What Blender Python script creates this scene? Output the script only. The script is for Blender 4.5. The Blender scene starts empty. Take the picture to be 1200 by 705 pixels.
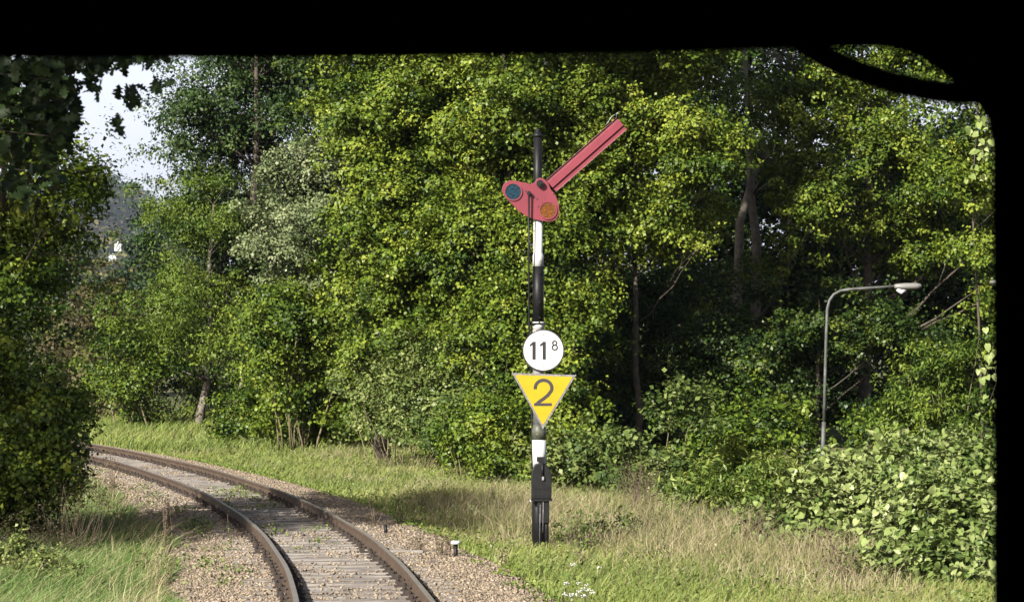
import bpy, bmesh, math, random
import numpy as np
from mathutils import Vector
PI = math.pi
rng = np.random.default_rng(7)
random.seed(7)
C = bpy.context.scene.collection
F = 3400.0; CAMZ = 2.85; HOR = 401.0      # focal length in photograph pixels, camera height over the rails, horizon row

def at(px, py, Y):
    return Vector(((px-600)*Y/F, Y, CAMZ-(py-HOR)*Y/F))

# ------------------------------------------------------------------ track line and terrain
def cx(y):
    y = np.asarray(y, float)
    far = -1.685+.0892*y-.002738*y*y
    t = np.clip(y/25, 0, 1); h = t*t*(3-2*t)
    # hermite between a straight under the rail car and the curve
    p0, m0, p1, m1 = -.5, 0., -1.166, -.0477*25
    near = (2*t**3-3*t**2+1)*p0+(t**3-2*t**2+t)*m0+(-2*t**3+3*t**2)*p1+(t**3-t**2)*m1
    ylin = 140.
    flin = -1.685+.0892*ylin-.002738*ylin**2+(.0892-2*.002738*ylin)*(y-ylin)
    return np.where(y < 0, -.5, np.where(y < 25, near, np.where(y < ylin, far, flin)))
def slope(y): return (cx(np.asarray(y)+.05)-cx(np.asarray(y)-.05))/.1
def lat(x, y):
    s = slope(y); return (np.asarray(x)-cx(y))/np.sqrt(1+s*s)
def hsh(x, y): return np.sin(x*.9+1.3*np.sin(y*.37))*np.sin(y*.71+1.1*np.sin(x*.53))
def ground(x, y):
    x = np.asarray(x, float); y = np.asarray(y, float)
    l = lat(x, y); a = np.abs(l)
    g = -.21-.24*np.clip((a-2.0)/1.1, 0, 1)
    g = g+np.where(l > 5, np.clip((l-5)*.03, 0, .5), 0)+np.where(l < -4, np.clip((-l-4)*.05, 0, .5), 0)
    g = g+.05*hsh(x, y)*np.clip((a-2.4)/2, 0, 1)
    return g
def ray_ground(px, py):
    Y = 60.
    for _ in range(60):
        X = (px-600)*Y/F; Y = .5*Y+.5*(CAMZ-float(ground(X, Y)))*F/(py-HOR)
    return (px-600)*Y/F, Y, float(ground((px-600)*Y/F, Y))

# ------------------------------------------------------------------ materials
def mat(name):
    m = bpy.data.materials.new(name); m.use_nodes = True
    nt = m.node_tree; nt.nodes.clear()
    out = nt.nodes.new('ShaderNodeOutputMaterial')
    return m, nt, out
def N(nt, t, **k):
    n = nt.nodes.new(t)
    for a, b in k.items():
        if a.startswith('i_'): n.inputs[a[2:].replace('_', ' ')].default_value = b
        else: setattr(n, a, b)
    return n
def ramp(nt, stops):
    r = nt.nodes.new('ShaderNodeValToRGB'); e = r.color_ramp.elements
    while len(e) < len(stops): e.new(.5)
    for i, (p, c) in enumerate(stops): e[i].position = p; e[i].color = (*c, 1)
    return r
def paint(name, col, rough=.5, metal=0., var=.12, scale=8., bump=.0, dirt=None, spec=.5, chips=None, camt=.66, cscale=22):
    m, nt, out = mat(name)
    b = N(nt, 'ShaderNodeBsdfPrincipled'); b.inputs['Roughness'].default_value = rough; b.inputs['Metallic'].default_value = metal
    b.inputs['Specular IOR Level'].default_value = spec
    tc = N(nt, 'ShaderNodeTexCoord'); no = N(nt, 'ShaderNodeTexNoise'); no.inputs['Scale'].default_value = scale; no.inputs['Detail'].default_value = 8
    nt.links.new(tc.outputs['Object'], no.inputs['Vector'])
    lo = tuple(c*(1-var) for c in col); hi = tuple(min(1, c*(1+var)) for c in col)
    st = [(.3, lo), (.7, hi)]
    if dirt: st = [(.3, dirt), (.42, lo), (.7, hi)]
    r = ramp(nt, st); nt.links.new(no.outputs['Fac'], r.inputs['Fac']); nt.links.new(r.outputs['Color'], b.inputs['Base Color'])
    if chips:
        n2 = N(nt, 'ShaderNodeTexNoise'); n2.inputs['Scale'].default_value = cscale; n2.inputs['Detail'].default_value = 4; nt.links.new(tc.outputs['Object'], n2.inputs['Vector'])
        r2 = ramp(nt, [(camt, (0, 0, 0)), (camt+.03, (1, 1, 1))]); nt.links.new(n2.outputs['Fac'], r2.inputs['Fac'])
        mc = N(nt, 'ShaderNodeMix', data_type='RGBA'); nt.links.new(r2.outputs[0], mc.inputs[0]); nt.links.new(r.outputs[0], mc.inputs[6]); mc.inputs[7].default_value = (*chips, 1); nt.links.new(mc.outputs[2], b.inputs['Base Color'])
    if bump:
        bp = N(nt, 'ShaderNodeBump'); bp.inputs['Strength'].default_value = bump; bp.inputs['Distance'].default_value = .01
        nt.links.new(no.outputs['Fac'], bp.inputs['Height']); nt.links.new(bp.outputs['Normal'], b.inputs['Normal'])
    nt.links.new(b.outputs[0], out.inputs[0])
    return m
def leafmat(name, cols, rough=.46, trans=.2, spec=.3):
    """per-leaf tint attribute -> colour; a little light passes through the leaf"""
    m, nt, out = mat(name)
    a = N(nt, 'ShaderNodeAttribute', attribute_name='tint')
    r = ramp(nt, [(i/(len(cols)-1), c) for i, c in enumerate(cols)])
    nt.links.new(a.outputs['Fac'], r.inputs['Fac'])
    b = N(nt, 'ShaderNodeBsdfPrincipled'); b.inputs['Roughness'].default_value = rough; b.inputs['Specular IOR Level'].default_value = spec
    t = N(nt, 'ShaderNodeBsdfTranslucent'); mx = N(nt, 'ShaderNodeMixShader'); mx.inputs[0].default_value = trans
    hv = N(nt, 'ShaderNodeHueSaturation'); hv.inputs['Value'].default_value = 1.15; hv.inputs['Saturation'].default_value = 1.15
    nt.links.new(r.outputs[0], b.inputs['Base Color']); nt.links.new(r.outputs[0], hv.inputs['Color']); nt.links.new(hv.outputs[0], t.inputs[0])
    nt.links.new(b.outputs[0], mx.inputs[1]); nt.links.new(t.outputs[0], mx.inputs[2]); nt.links.new(mx.outputs[0], out.inputs[0])
    return m
M = {}
M['maple'] = leafmat('leaf_maple', [(.022, .050, .008), (.075, .125, .012), (.138, .195, .020), (.25, .295, .036)], rough=.48, trans=.10)
M['dark'] = leafmat('leaf_dark', [(.008, .020, .006), (.020, .044, .008), (.05, .085, .012), (.12, .15, .02)], trans=.06)  # darkened leaf colour, stands in for the shade inside the wood
M['poplar'] = leafmat('leaf_poplar', [(.014, .034, .009), (.034, .070, .016), (.064, .11, .025), (.11, .155, .04)], rough=.5)
M['ash'] = leafmat('leaf_ash', [(.045, .085, .012), (.09, .145, .02), (.145, .21, .028), (.21, .27, .04)], rough=.5)
M['silver'] = leafmat('leaf_silver', [(.065, .10, .038), (.135, .18, .075), (.225, .27, .125), (.33, .36, .20)], rough=.45)
M['shrub'] = leafmat('leaf_shrub', [(.045, .08, .018), (.10, .15, .035), (.17, .22, .06), (.27, .30, .10)])
M['knot'] = leafmat('leaf_knotweed', [(.07, .12, .028), (.14, .20, .05), (.22, .285, .085), (.33, .38, .15)], rough=.38)
M['fresh'] = leafmat('leaf_fresh', [(.055, .10, .018), (.11, .17, .03), (.18, .24, .045), (.27, .31, .08)])
M['brown'] = leafmat('leaf_brown', [(.05, .045, .025), (.09, .075, .035), (.12, .11, .04), (.13, .15, .04)], rough=.6)
M['oak'] = leafmat('leaf_oak', [(.006, .013, .004), (.011, .023, .005), (.019, .036, .008)], trans=.05, spec=.2, rough=.6)  # near-black green: shade under the oak is put into the leaf colour
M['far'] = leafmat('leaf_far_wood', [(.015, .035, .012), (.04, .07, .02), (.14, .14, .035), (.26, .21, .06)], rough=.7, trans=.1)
M['conifer'] = leafmat('leaf_conifer', [(.012, .03, .014), (.025, .05, .02), (.04, .07, .025)], rough=.6, trans=.1)
M['grass'] = leafmat('grass_blade', [(.07, .12, .025), (.15, .21, .045), (.25, .30, .075), (.37, .37, .14)], rough=.5)
M['grassvivid'] = leafmat('grass_vivid', [(.065, .12, .028), (.115, .195, .045), (.175, .27, .075), (.28, .35, .13)], rough=.5)
M['drygrass'] = leafmat('grass_dry', [(.17, .18, .07), (.31, .28, .14), (.44, .36, .23), (.55, .48, .34)], rough=.6, trans=.25)
M['stem'] = paint('plant_stem', (.16, .14, .07), .7)
M['deadstem'] = paint('dead_stem', (.17, .12, .09), .8)
M['bark'] = paint('bark_brown', (.075, .06, .045), .85, var=.5, scale=6, bump=.8)
M['barkpale'] = paint('bark_pale', (.17, .15, .12), .8, var=.35, scale=7, bump=.6)
M['flower'] = paint('flower_white', (.55, .55, .52), .6, var=.05)
M['red'] = paint('red_faded_enamel', (.205, .032, .050), .42, var=.09, scale=3, dirt=(.19, .03, .05), chips=(.09, .035, .03), camt=.68, cscale=16)
M['black'] = paint('black_enamel', (.009, .009, .010), .5, var=.25, scale=10, bump=.15, spec=.3)
M['white'] = paint('white_enamel', (.66, .66, .66), .45, var=.04, scale=9, dirt=(.50, .49, .46), chips=(.16, .12, .09), camt=.69, cscale=14)
M['olive'] = paint('algae_grey_enamel', (.085, .09, .07), .5, var=.3, scale=9, dirt=(.16, .17, .06))
M['galv'] = paint('galvanised_steel', (.33, .34, .35), .45, metal=.5, var=.15, scale=14)
M['signwhite'] = paint('sign_white', (.60, .60, .61), .45, var=.07, scale=4, chips=(.38, .38, .34), camt=.67, cscale=11)
M['signyellow'] = paint('sign_yellow', (.44, .315, .004), .45, var=.10, scale=4, chips=(.36, .25, .02), camt=.67, cscale=11)
M['signblack'] = paint('sign_black', (.018, .018, .02), .45)
M['signgrey'] = paint('sign_dark_grey', (.035, .032, .036), .5)
M['edge'] = paint('sign_edge_aluminium', (.22, .21, .22), .5, metal=.3, var=.4, scale=25)
M['lamp'] = paint('lamp_post_grey', (.12, .125, .12), .6, metal=.2, var=.35, scale=5, dirt=(.09, .10, .07))
M['housing'] = paint('lamp_housing_grey', (.20, .20, .19), .5, var=.08)
M['wallwhite'] = paint('white_plaster', (.8, .8, .78), .8, var=.04)
M['roofdark'] = paint('roof_slate', (.10, .095, .1), .8)
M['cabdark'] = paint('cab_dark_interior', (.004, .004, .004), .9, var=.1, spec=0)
M['cabpaint'] = paint('rail_car_green', (.03, .06, .04), .4)
M['rubber'] = paint('black_rubber', (.004, .004, .004), .8, spec=.05)
M['wheel'] = paint('wheel_steel', (.10, .08, .07), .5, metal=.6)
M['terracotta'] = paint('concrete_marker', (.35, .33, .3), .8)
def glassmat(name, c1, c2):
    m, nt, out = mat(name)
    b = N(nt, 'ShaderNodeBsdfPrincipled'); b.inputs['Roughness'].default_value = .12; b.inputs['Specular IOR Level'].default_value = .6
    tc = N(nt, 'ShaderNodeTexCoord'); v = N(nt, 'ShaderNodeTexVoronoi'); v.inputs['Scale'].default_value = 28
    nt.links.new(tc.outputs['Object'], v.inputs['Vector'])
    r = ramp(nt, [(0, c1), (.6, c2)]); nt.links.new(v.outputs['Distance'], r.inputs[0]); nt.links.new(r.outputs[0], b.inputs['Base Color'])
    bp = N(nt, 'ShaderNodeBump'); bp.inputs['Strength'].default_value = .3; bp.inputs['Distance'].default_value = .01
    nt.links.new(v.outputs['Distance'], bp.inputs['Height']); nt.links.new(bp.outputs[0], b.inputs['Normal'])
    nt.links.new(b.outputs[0], out.inputs[0]); return m
M['blueglass'] = glassmat('blue_lens', (.004, .05, .085), (.002, .02, .035))
M['amberglass'] = glassmat('amber_lens', (.22, .075, .004), (.11, .034, .003))

def groundmat():
    m, nt, out = mat('meadow_soil'); b = N(nt, 'ShaderNodeBsdfPrincipled'); b.inputs['Roughness'].default_value = .9
    g = N(nt, 'ShaderNodeNewGeometry')
    n1 = N(nt, 'ShaderNodeTexNoise'); n1.inputs['Scale'].default_value = .35; n1.inputs['Detail'].default_value = 5
    n2 = N(nt, 'ShaderNodeTexNoise'); n2.inputs['Scale'].default_value = 14; n2.inputs['Detail'].default_value = 6
    for n in (n1, n2): nt.links.new(g.outputs['Position'], n.inputs['Vector'])
    r1 = ramp(nt, [(.35, (.07, .10, .03)), (.5, (.12, .14, .045)), (.65, (.20, .17, .09))]); r2 = ramp(nt, [(.3, (.45, .45, .45)), (.7, (1.2, 1.2, 1.2))])
    nt.links.new(n1.outputs[0], r1.inputs[0]); nt.links.new(n2.outputs[0], r2.inputs[0])
    mx = N(nt, 'ShaderNodeMix', data_type='RGBA', blend_type='MULTIPLY'); mx.inputs[0].default_value = 1
    nt.links.new(r1.outputs[0], mx.inputs[6]); nt.links.new(r2.outputs[0], mx.inputs[7]); nt.links.new(mx.outputs[2], b.inputs['Base Color'])
    bp = N(nt, 'ShaderNodeBump'); bp.inputs['Strength'].default_value = .8; bp.inputs['Distance'].default_value = .05
    nt.links.new(n2.outputs[0], bp.inputs['Height']); nt.links.new(bp.outputs[0], b.inputs['Normal'])
    nt.links.new(b.outputs[0], out.inputs[0]); return m
def ballastmat():
    m, nt, out = mat('ballast_gravel'); b = N(nt, 'ShaderNodeBsdfPrincipled'); b.inputs['Roughness'].default_value = .9
    g = N(nt, 'ShaderNodeNewGeometry')
    v = N(nt, 'ShaderNodeTexVoronoi'); v.inputs['Scale'].default_value = 22
    n1 = N(nt, 'ShaderNodeTexNoise'); n1.inputs['Scale'].default_value = .8; n1.inputs['Detail'].default_value = 6
    for n in (v, n1): nt.links.new(g.outputs['Position'], n.inputs['Vector'])
    r1 = ramp(nt, [(.3, (.15, .125, .11)), (.5, (.25, .21, .175)), (.7, (.34, .28, .22))])
    nt.links.new(n1.outputs[0], r1.inputs[0])
    sp = N(nt, 'ShaderNodeSeparateColor'); nt.links.new(v.outputs['Color'], sp.inputs[0])
    r2 = ramp(nt, [(0, (.45, .43, .42)), (1, (1.35, 1.3, 1.25))]); nt.links.new(sp.outputs[0], r2.inputs[0])
    mx = N(nt, 'ShaderNodeMix', data_type='RGBA', blend_type='MULTIPLY'); mx.inputs[0].default_value = 1
    nt.links.new(r1.outputs[0], mx.inputs[6]); nt.links.new(r2.outputs[0], mx.inputs[7]); nt.links.new(mx.outputs[2], b.inputs['Base Color'])
    bp = N(nt, 'ShaderNodeBump'); bp.inputs['Strength'].default_value = 1; bp.inputs['Distance'].default_value = .03; bp.invert = True
    nt.links.new(v.outputs['Distance'], bp.inputs['Height']); nt.links.new(bp.outputs[0], b.inputs['Normal'])
    nt.links.new(b.outputs[0], out.inputs[0]); return m
M['ground'] = groundmat(); M['ballast'] = ballastmat()
M['stone'] = leafmat('ballast_stone', [(.12, .09, .065), (.235, .185, .135), (.35, .28, .20), (.46, .39, .30)], rough=.85, trans=0, spec=.2)
def woodmat():
    m, nt, out = mat('sleeper_wood'); b = N(nt, 'ShaderNodeBsdfPrincipled'); b.inputs['Roughness'].default_value = .85
    tc = N(nt, 'ShaderNodeTexCoord'); mp = N(nt, 'ShaderNodeMapping'); mp.inputs['Scale'].default_value = (1.2, 30, 10)
    oi = N(nt, 'ShaderNodeObjectInfo'); nt.links.new(tc.outputs['Object'], mp.inputs[0])
    ad = N(nt, 'ShaderNodeVectorMath', operation='ADD'); nt.links.new(mp.outputs[0], ad.inputs[0])
    sc = N(nt, 'ShaderNodeVectorMath', operation='SCALE'); sc.inputs['Scale'].default_value = 40
    cb = N(nt, 'ShaderNodeCombineXYZ'); nt.links.new(oi.outputs['Random'], cb.inputs[0]); nt.links.new(cb.outputs[0], sc.inputs[0]); nt.links.new(sc.outputs[0], ad.inputs[1])
    n = N(nt, 'ShaderNodeTexNoise'); n.inputs['Scale'].default_value = 1; n.inputs['Detail'].default_value = 6; nt.links.new(ad.outputs[0], n.inputs['Vector'])
    r = ramp(nt, [(.32, (.07, .058, .05)), (.5, (.24, .215, .195)), (.7, (.36, .33, .30))]); nt.links.new(n.outputs[0], r.inputs[0]); nt.links.new(r.outputs[0], b.inputs['Base Color'])
    bp = N(nt, 'ShaderNodeBump'); bp.inputs['Strength'].default_value = .8; bp.inputs['Distance'].default_value = .01
    nt.links.new(n.outputs[0], bp.inputs['Height']); nt.links.new(bp.outputs[0], b.inputs['Normal']); nt.links.new(b.outputs[0], out.inputs[0]); return m
M['wood'] = woodmat()
M['rust'] = paint('rail_rust', (.080, .053, .035), .8, var=.35, scale=5, bump=.5)
M['railtop'] = paint('rail_running_surface', (.42, .38, .35), .38, metal=.55, var=.15, scale=4)
M['chair'] = paint('rail_chair_iron', (.045, .033, .027), .8, var=.4, scale=20)

# ------------------------------------------------------------------ object helpers
def tag(o, label=None, cat=None, group=None, kind=None):
    if label: o['label'] = label
    if cat: o['category'] = cat
    if group: o['group'] = group
    if kind: o['kind'] = kind
    return o
def thing(name, loc, label, cat, group=None):
    o = bpy.data.objects.new(name, None); C.objects.link(o); o.location = loc; o.empty_display_size = .2
    return tag(o, label, cat, group)
def link(name, me, m, parent=None):
    o = bpy.data.objects.new(name, me); C.objects.link(o)
    if m:
        for x in (m if isinstance(m, (list, tuple)) else [m]): me.materials.append(x)
    if parent: o.parent = parent
    return o
def npmesh(name, V, Q, tint=None):
    """V (n,3), Q list of faces arrays; all faces with the same number of corners k"""
    me = bpy.data.meshes.new(name); k = Q.shape[1]; nf = Q.shape[0]
    me.vertices.add(len(V)); me.vertices.foreach_set('co', np.ascontiguousarray(V, np.float32).ravel())
    me.loops.add(nf*k); me.loops.foreach_set('vertex_index', np.ascontiguousarray(Q, np.int32).ravel())
    me.polygons.add(nf); me.polygons.foreach_set('loop_start', np.arange(0, nf*k, k, dtype=np.int32))
    if tint is not None:
        a = me.attributes.new('tint', 'FLOAT', 'FACE'); a.data.foreach_set('value', np.ascontiguousarray(tint, np.float32))
    me.update(calc_edges=True); return me
class MB:
    def __init__(s): s.v = []; s.f = []; s.mi = []; s.sm = []
    def add(s, vs, fs, mi=0, smooth=False):
        b = len(s.v); s.v += [tuple(x) for x in vs]; s.f += [[i+b for i in f] for f in fs]; s.mi += [mi]*len(fs); s.sm += [smooth]*len(fs)
    def box(s, c, d, rot=0, mi=0):
        hx, hy, hz = d[0]/2, d[1]/2, d[2]/2; cr, sr = math.cos(rot), math.sin(rot); vs = []
        for z in (-hz, hz):
            for x, y in ((-hx, -hy), (hx, -hy), (hx, hy), (-hx, hy)): vs.append((c[0]+x*cr-y*sr, c[1]+x*sr+y*cr, c[2]+z))
        s.add(vs, [(0, 3, 2, 1), (4, 5, 6, 7), (0, 1, 5, 4), (1, 2, 6, 5), (2, 3, 7, 6), (3, 0, 4, 7)], mi)
    def tube(s, pts, rad, n=8, cap=True, mi=0):
        pts = [Vector(p) for p in pts]; L = len(pts)
        rad = [rad]*L if isinstance(rad, (int, float)) else list(rad); vs = []; pu = None
        for i, p in enumerate(pts):
            t = (pts[min(i+1, L-1)]-pts[max(i-1, 0)])
            if t.length < 1e-9: t = Vector((0, 0, 1))
            t.normalize()
            u = (pu-t*pu.dot(t)) if pu is not None else t.cross(Vector((0, 1, 0)) if abs(t.y) < .9 else Vector((1, 0, 0)))
            if u.length < 1e-6: u = t.orthogonal()
            u.normalize(); pu = u; w = t.cross(u)
            for k in range(n):
                a = 2*PI*k/n; vs.append(p+u*math.cos(a)*rad[i]+w*math.sin(a)*rad[i])
        fs = [(i*n+k, i*n+(k+1) % n, (i+1)*n+(k+1) % n, (i+1)*n+k) for i in range(L-1) for k in range(n)]
        s.add(vs, fs, mi, True)
        if cap:
            s.add(vs[:n], [tuple(range(n))[::-1]], mi); s.add(vs[-n:], [tuple(range(n))], mi)
    def prism(s, poly, y0, y1, mi=0, ax='y'):
        """outline in the XZ plane given as (x,z), extruded along Y from y0 to y1"""
        n = len(poly); vs = [(x, y0, z) for x, z in poly]+[(x, y1, z) for x, z in poly]
        fs = [tuple(range(n)), tuple(range(2*n-1, n-1, -1))]+[((i+1) % n, i, i+n, (i+1) % n+n) for i in range(n)]
        s.add(vs, fs, mi)
    def build(s, name, m, parent=None, off=(0, 0, 0), bevel=0):
        me = bpy.data.meshes.new(name)
        me.from_pydata([(a-off[0], b-off[1], c-off[2]) for a, b, c in s.v], [], s.f)
        for p, mi, sm in zip(me.polygons, s.mi, s.sm): p.material_index = mi; p.use_smooth = sm
        bm = bmesh.new(); bm.from_mesh(me); bmesh.ops.remove_doubles(bm, verts=bm.verts, dist=1e-5); bmesh.ops.recalc_face_normals(bm, faces=bm.faces); bm.to_mesh(me); bm.free()
        o = link(name, me, m, parent)
        if bevel:
            b = o.modifiers.new('bevel', 'BEVEL'); b.width = bevel; b.segments = 2; b.limit_method = 'ANGLE'
        return o

# ------------------------------------------------------------------ leaves
TPL = {}
def mk(name, pts):   # pts: (u, w, h) on the right edge; mirrored about the midrib
    n = len(pts); us = [p[0] for p in pts]
    V = [(0, 0, 0)]+[(u, w, h) for u, w, h in pts]+[(1, 0, -.05)]+[(u, -w, h) for u, w, h in pts]
    return np.array(V, float), n
def tpl_quad(pts):
    # midrib points share the side points' u ; gives quads (n+1 strips)
    n = len(pts); mid = [(0, 0, 0)]+[(u, 0, 0) for u, w, h in pts]+[(1, 0, -.06)]
    R = [(0, 0, 0)]+[(u, w, h) for u, w, h in pts]+[(1, 0, -.06)]; Lf = [(u, -w, h) for u, w, h in R]
    V = np.array(mid+R+Lf, float); m = n+2; Fc = []
    for i in range(m-1): Fc.append((i, i+1, m+i+1, m+i)); Fc.append((i+1, i, 2*m+i, 2*m+i+1))
    return V, np.array(Fc)
TPL['kite'] = (np.array([(0, 0, 0), (.45, .5, .12), (1, 0, -.04), (.45, -.5, .12)], float), np.array([(0, 1, 2, 3)]))
TPL['lance'] = (np.array([(0, 0, 0), (.4, .5, .06), (1, 0, -.1), (.4, -.5, .06)], float), np.array([(0, 1, 2, 3)]))
TPL['heart'] = (np.array([(.05, 0, 0), (-.02, .28, .05), (.25, .5, .11), (.65, .36, .06), (1.02, 0, -.1), (.65, -.36, .06), (.25, -.5, .11), (-.02, -.28, .05)], float),
                np.array([(0, 1, 2, 3), (0, 3, 4, 4), (0, 4, 5, 5), (0, 5, 6, 7)]))
TPL['oak'] = tpl_quad([(.08, .07, 0), (.2, .22, .03), (.28, .10, .02), (.42, .40, .06), (.52, .16, .02), (.66, .46, .06), (.76, .2, .02), (.88, .26, .02)])
TPL['heart'] = tpl_quad([(-.04, .3, .05), (.22, .5, .10), (.6, .38, .06)])
def leaf_mesh(name, P, Nn, size, tint, kind='kite', aspect=.75, hang=.35, T=None):
    n = len(P); tv, tf = TPL[kind]
    Nn = Nn/np.linalg.norm(Nn, axis=1, keepdims=True)
    r = rng.normal(size=(n, 3)); r[:, 2] -= hang*1.5
    if T is not None: r = T+.35*r
    t = r-Nn*(r*Nn).sum(1, keepdims=True); t /= np.linalg.norm(t, axis=1, keepdims=True)+1e-9
    b = np.cross(Nn, t); L = size[:, None, None]
    asp = aspect*(.8+.4*rng.random(n))[:, None, None]
    V = P[:, None, :]+(tv[None, :, 0:1]-.5)*L*t[:, None, :]+tv[None, :, 1:2]*L*asp*b[:, None, :]+tv[None, :, 2:3]*L*Nn[:, None, :]
    Q = (np.arange(n)[:, None, None]*len(tv)+tf[None]).reshape(-1, tf.shape[1])
    return npmesh(name, V.reshape(-1, 3), Q, np.repeat(tint, len(tf)))
def clumps_in(lobes, n, shell=.55, gap=.0, seed=0, front=0.):
    """clump centres through ellipsoid lobes, more of them near the surface; gap>0 leaves hollows"""
    vol = np.array([l[3]*l[4]*l[5] for l in lobes])**(.75); vol /= vol.sum()
    k = rng.choice(len(lobes), size=n*3, p=vol); Lb = np.array(lobes)[k]
    d = rng.normal(size=(n*3, 3)); d /= np.linalg.norm(d, axis=1, keepdims=True)
    rr = (shell**3+(1-shell**3)*rng.random(n*3))**(1/3)
    P = Lb[:, :3]+d*Lb[:, 3:6]*rr[:, None]
    if gap > 0:
        q = P*1.1+seed*3.7; f = np.sin(q[:, 0]+1.7*np.sin(q[:, 2]*.8))+np.sin(q[:, 1]*.9+q[:, 2]*1.3)+np.sin(q[:, 2]*1.6+q[:, 0]*.7)
        keep = f > (-2.2+3.2*gap); P = P[keep]; d = d[keep]
    return P[:n], d[:n]
SPRIG = .9
def crown(lobes, nclump, per, rc, size, gap=.2, shell=.55, up=.45, seed=0, flat=.7, tb=(.5, .2), outw=.5, gmin=None):
    B, DB = clumps_in(lobes, max(6, nclump//13), shell, gap, seed)
    j = rng.integers(0, len(B), nclump); sp_ = rc*1.25*(.6+.8*rng.random(len(B)))
    P = B[j]+rng.normal(size=(nclump, 3))*sp_[j][:, None]*np.array([1, 1, .6]); D = DB[j]+.35*rng.normal(size=(nclump, 3)); D /= np.linalg.norm(D, axis=1, keepdims=True)
    bt = .13*rng.normal(size=len(B)); n = len(P)
    per_n = np.maximum(6, (per*(.5+rng.random(n))).astype(int)); idx = np.repeat(np.arange(n), per_n); m = len(idx)
    d = rng.normal(size=(m, 3)); d[:, 2] = d[:, 2]*.9+.25; d += D[idx]*outw*.6; d /= np.linalg.norm(d, axis=1, keepdims=True)
    R = (rc*(.55+.9*rng.random(n)))[idx]; rad = R*(.35+.75*rng.random(m))
    sc = np.array([1, 1, flat])
    pos = P[idx]+d*rad[:, None]*sc
    nrm = d*.55+D[idx]*outw*.5+rng.normal(size=(m, 3))*.32; nrm[:, 2] += up
    ct = np.clip(tb[0]+bt[j]+tb[1]*.8*rng.normal(size=n), 0, 1)
    tint = np.clip(ct[idx]+.16*rng.normal(size=m), 0, 1)
    sz = size*(.6+.7*rng.random(m))
    ns = int(n*SPRIG)
    if ns:
        k = rng.choice(n, ns); q = rng.integers(7, 15, ns); j = np.repeat(np.arange(ns), q); mm = len(j)
        dd = D[k]*.9+rng.normal(size=(ns, 3))*.45+np.array([0, 0, .35]); dd /= np.linalg.norm(dd, axis=1, keepdims=True)
        Ls = rc*(1.2+1.6*rng.random(ns)); t = rng.random(mm)
        ps = P[k][j]+dd[j]*(Ls[j]*(.35+.75*t))[:, None]+np.array([0, 0, -1])*(Ls[j]*.22*t*t)[:, None]+rng.normal(size=(mm, 3))*size*.55
        pos = np.concatenate([pos, ps]); nrm = np.concatenate([nrm, rng.normal(size=(mm, 3))*.5+np.array([0, 0, .7])]); tint = np.concatenate([tint, np.clip(ct[k][j]+.1+.15*rng.normal(size=mm), 0, 1)])
        sz = np.concatenate([sz, size*(.55+.6*rng.random(mm))])
    if gmin is not None:
        k = pos[:, 2] > gmin; pos, nrm, sz, tint = pos[k], nrm[k], sz[k], tint[k]
    return pos, nrm, sz, tint, P
def wander(a, b, n, amp, r):
    a = Vector(a); b = Vector(b); out = []
    L = (b-a).length; off = Vector((0, 0, 0))
    for i in range(n+1):
        t = i/n; out.append(a.lerp(b, t)+off*math.sin(PI*min(1, t*.5+.5)) if 0 < i < n else (a if i == 0 else b))
        off = off+Vector((r.uniform(-1, 1), r.uniform(-1, 1), r.uniform(-.4, .4)))*amp*L/n
    return out
def tree(name, label, cat, base, top, lobes, leaf, bark, n, per, rc, size, r0=.16, gap=.2, shell=.55, up=.45, kind='kite', aspect=.75,
         nlimb=26, group=None, tb=(.5, .2), hang=.35, trunkpts=None, seed=0, leafpart='crown', stems=1, gmin=None, flat=.7, xclip=None):
    """base (x,y,z); top of the trunk; lobes [(x,y,z,rx,ry,rz)]"""
    base = Vector(base); root = thing(name, base, label, cat, group)
    pos, nrm, sz, tint, P = crown(lobes, n, per, rc, size, gap, shell, up, seed, flat, tb, gmin=gmin)
    if xclip is not None:      # side of the bush kept clear of passing trains
        k = pos[:, 0] < xclip+.12*rng.normal(size=len(pos))+np.clip(pos[:, 2]-2.2, 0, .7)*.6; pos, nrm, sz, tint = pos[k], nrm[k], sz[k], tint[k]
        P = P[P[:, 0] < xclip]
    me = leaf_mesh(leafpart, pos-np.array(base), nrm, sz, tint, kind, aspect, hang)
    link(leafpart, me, leaf, root)
    r = random.Random(seed+11); mb = MB(); top = Vector(top)
    if stems == 1:
        tp = trunkpts or wander(base+Vector((0, 0, -.15)), top, 9, .12, r)
        tp = [Vector(p) for p in tp]; K = len(tp)
        mb.tube(tp, [r0*(1.25 if i == 0 else 1)*(1-.8*i/(K-1)) for i in range(K)], 9)
        for j in range(nlimb):
            q = Vector(P[r.randrange(len(P))]); best = None
            for i, p in enumerate(tp[max(1, K//4):]):
                dz = q.z-p.z; dh = (Vector((q.x, q.y))-Vector((p.x, p.y))).length
                sc = abs(dz-.8*dh)
                if best is None or sc < best[0]: best = (sc, i+max(1, K//4), p)
            _, i, p = best; rr = r0*(1-.8*i/(K-1))*.34
            mb.tube(wander(p, q, 6, .22, r), [rr*(1-.13*k) for k in range(7)], 5)
            for _ in range(3):
                q2 = q+Vector((r.gauss(0, .5), r.gauss(0, .5), r.gauss(.1, .35)))
                s = p.lerp(q, r.uniform(.5, .95)); mb.tube(wander(s, q2, 3, .25, r), [rr*.28, rr*.22, rr*.16, rr*.08], 4, False)
        mb.build('trunk', bark, root, base)
    else:
        for j in range(stems):
            q = Vector(P[r.randrange(len(P))]); s = base+Vector((r.gauss(0, .2), r.gauss(0, .2), -.05))
            s.x += (q.x-base.x)*.45; s.y += (q.y-base.y)*.45; s.z = float(ground(s.x, s.y))-.05
            mb.tube(wander(s, q, 5, .15, r), [r0*(1-.15*k) for k in range(6)], 5)
        mb.build('stems', bark, root, base)
    return root
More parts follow.
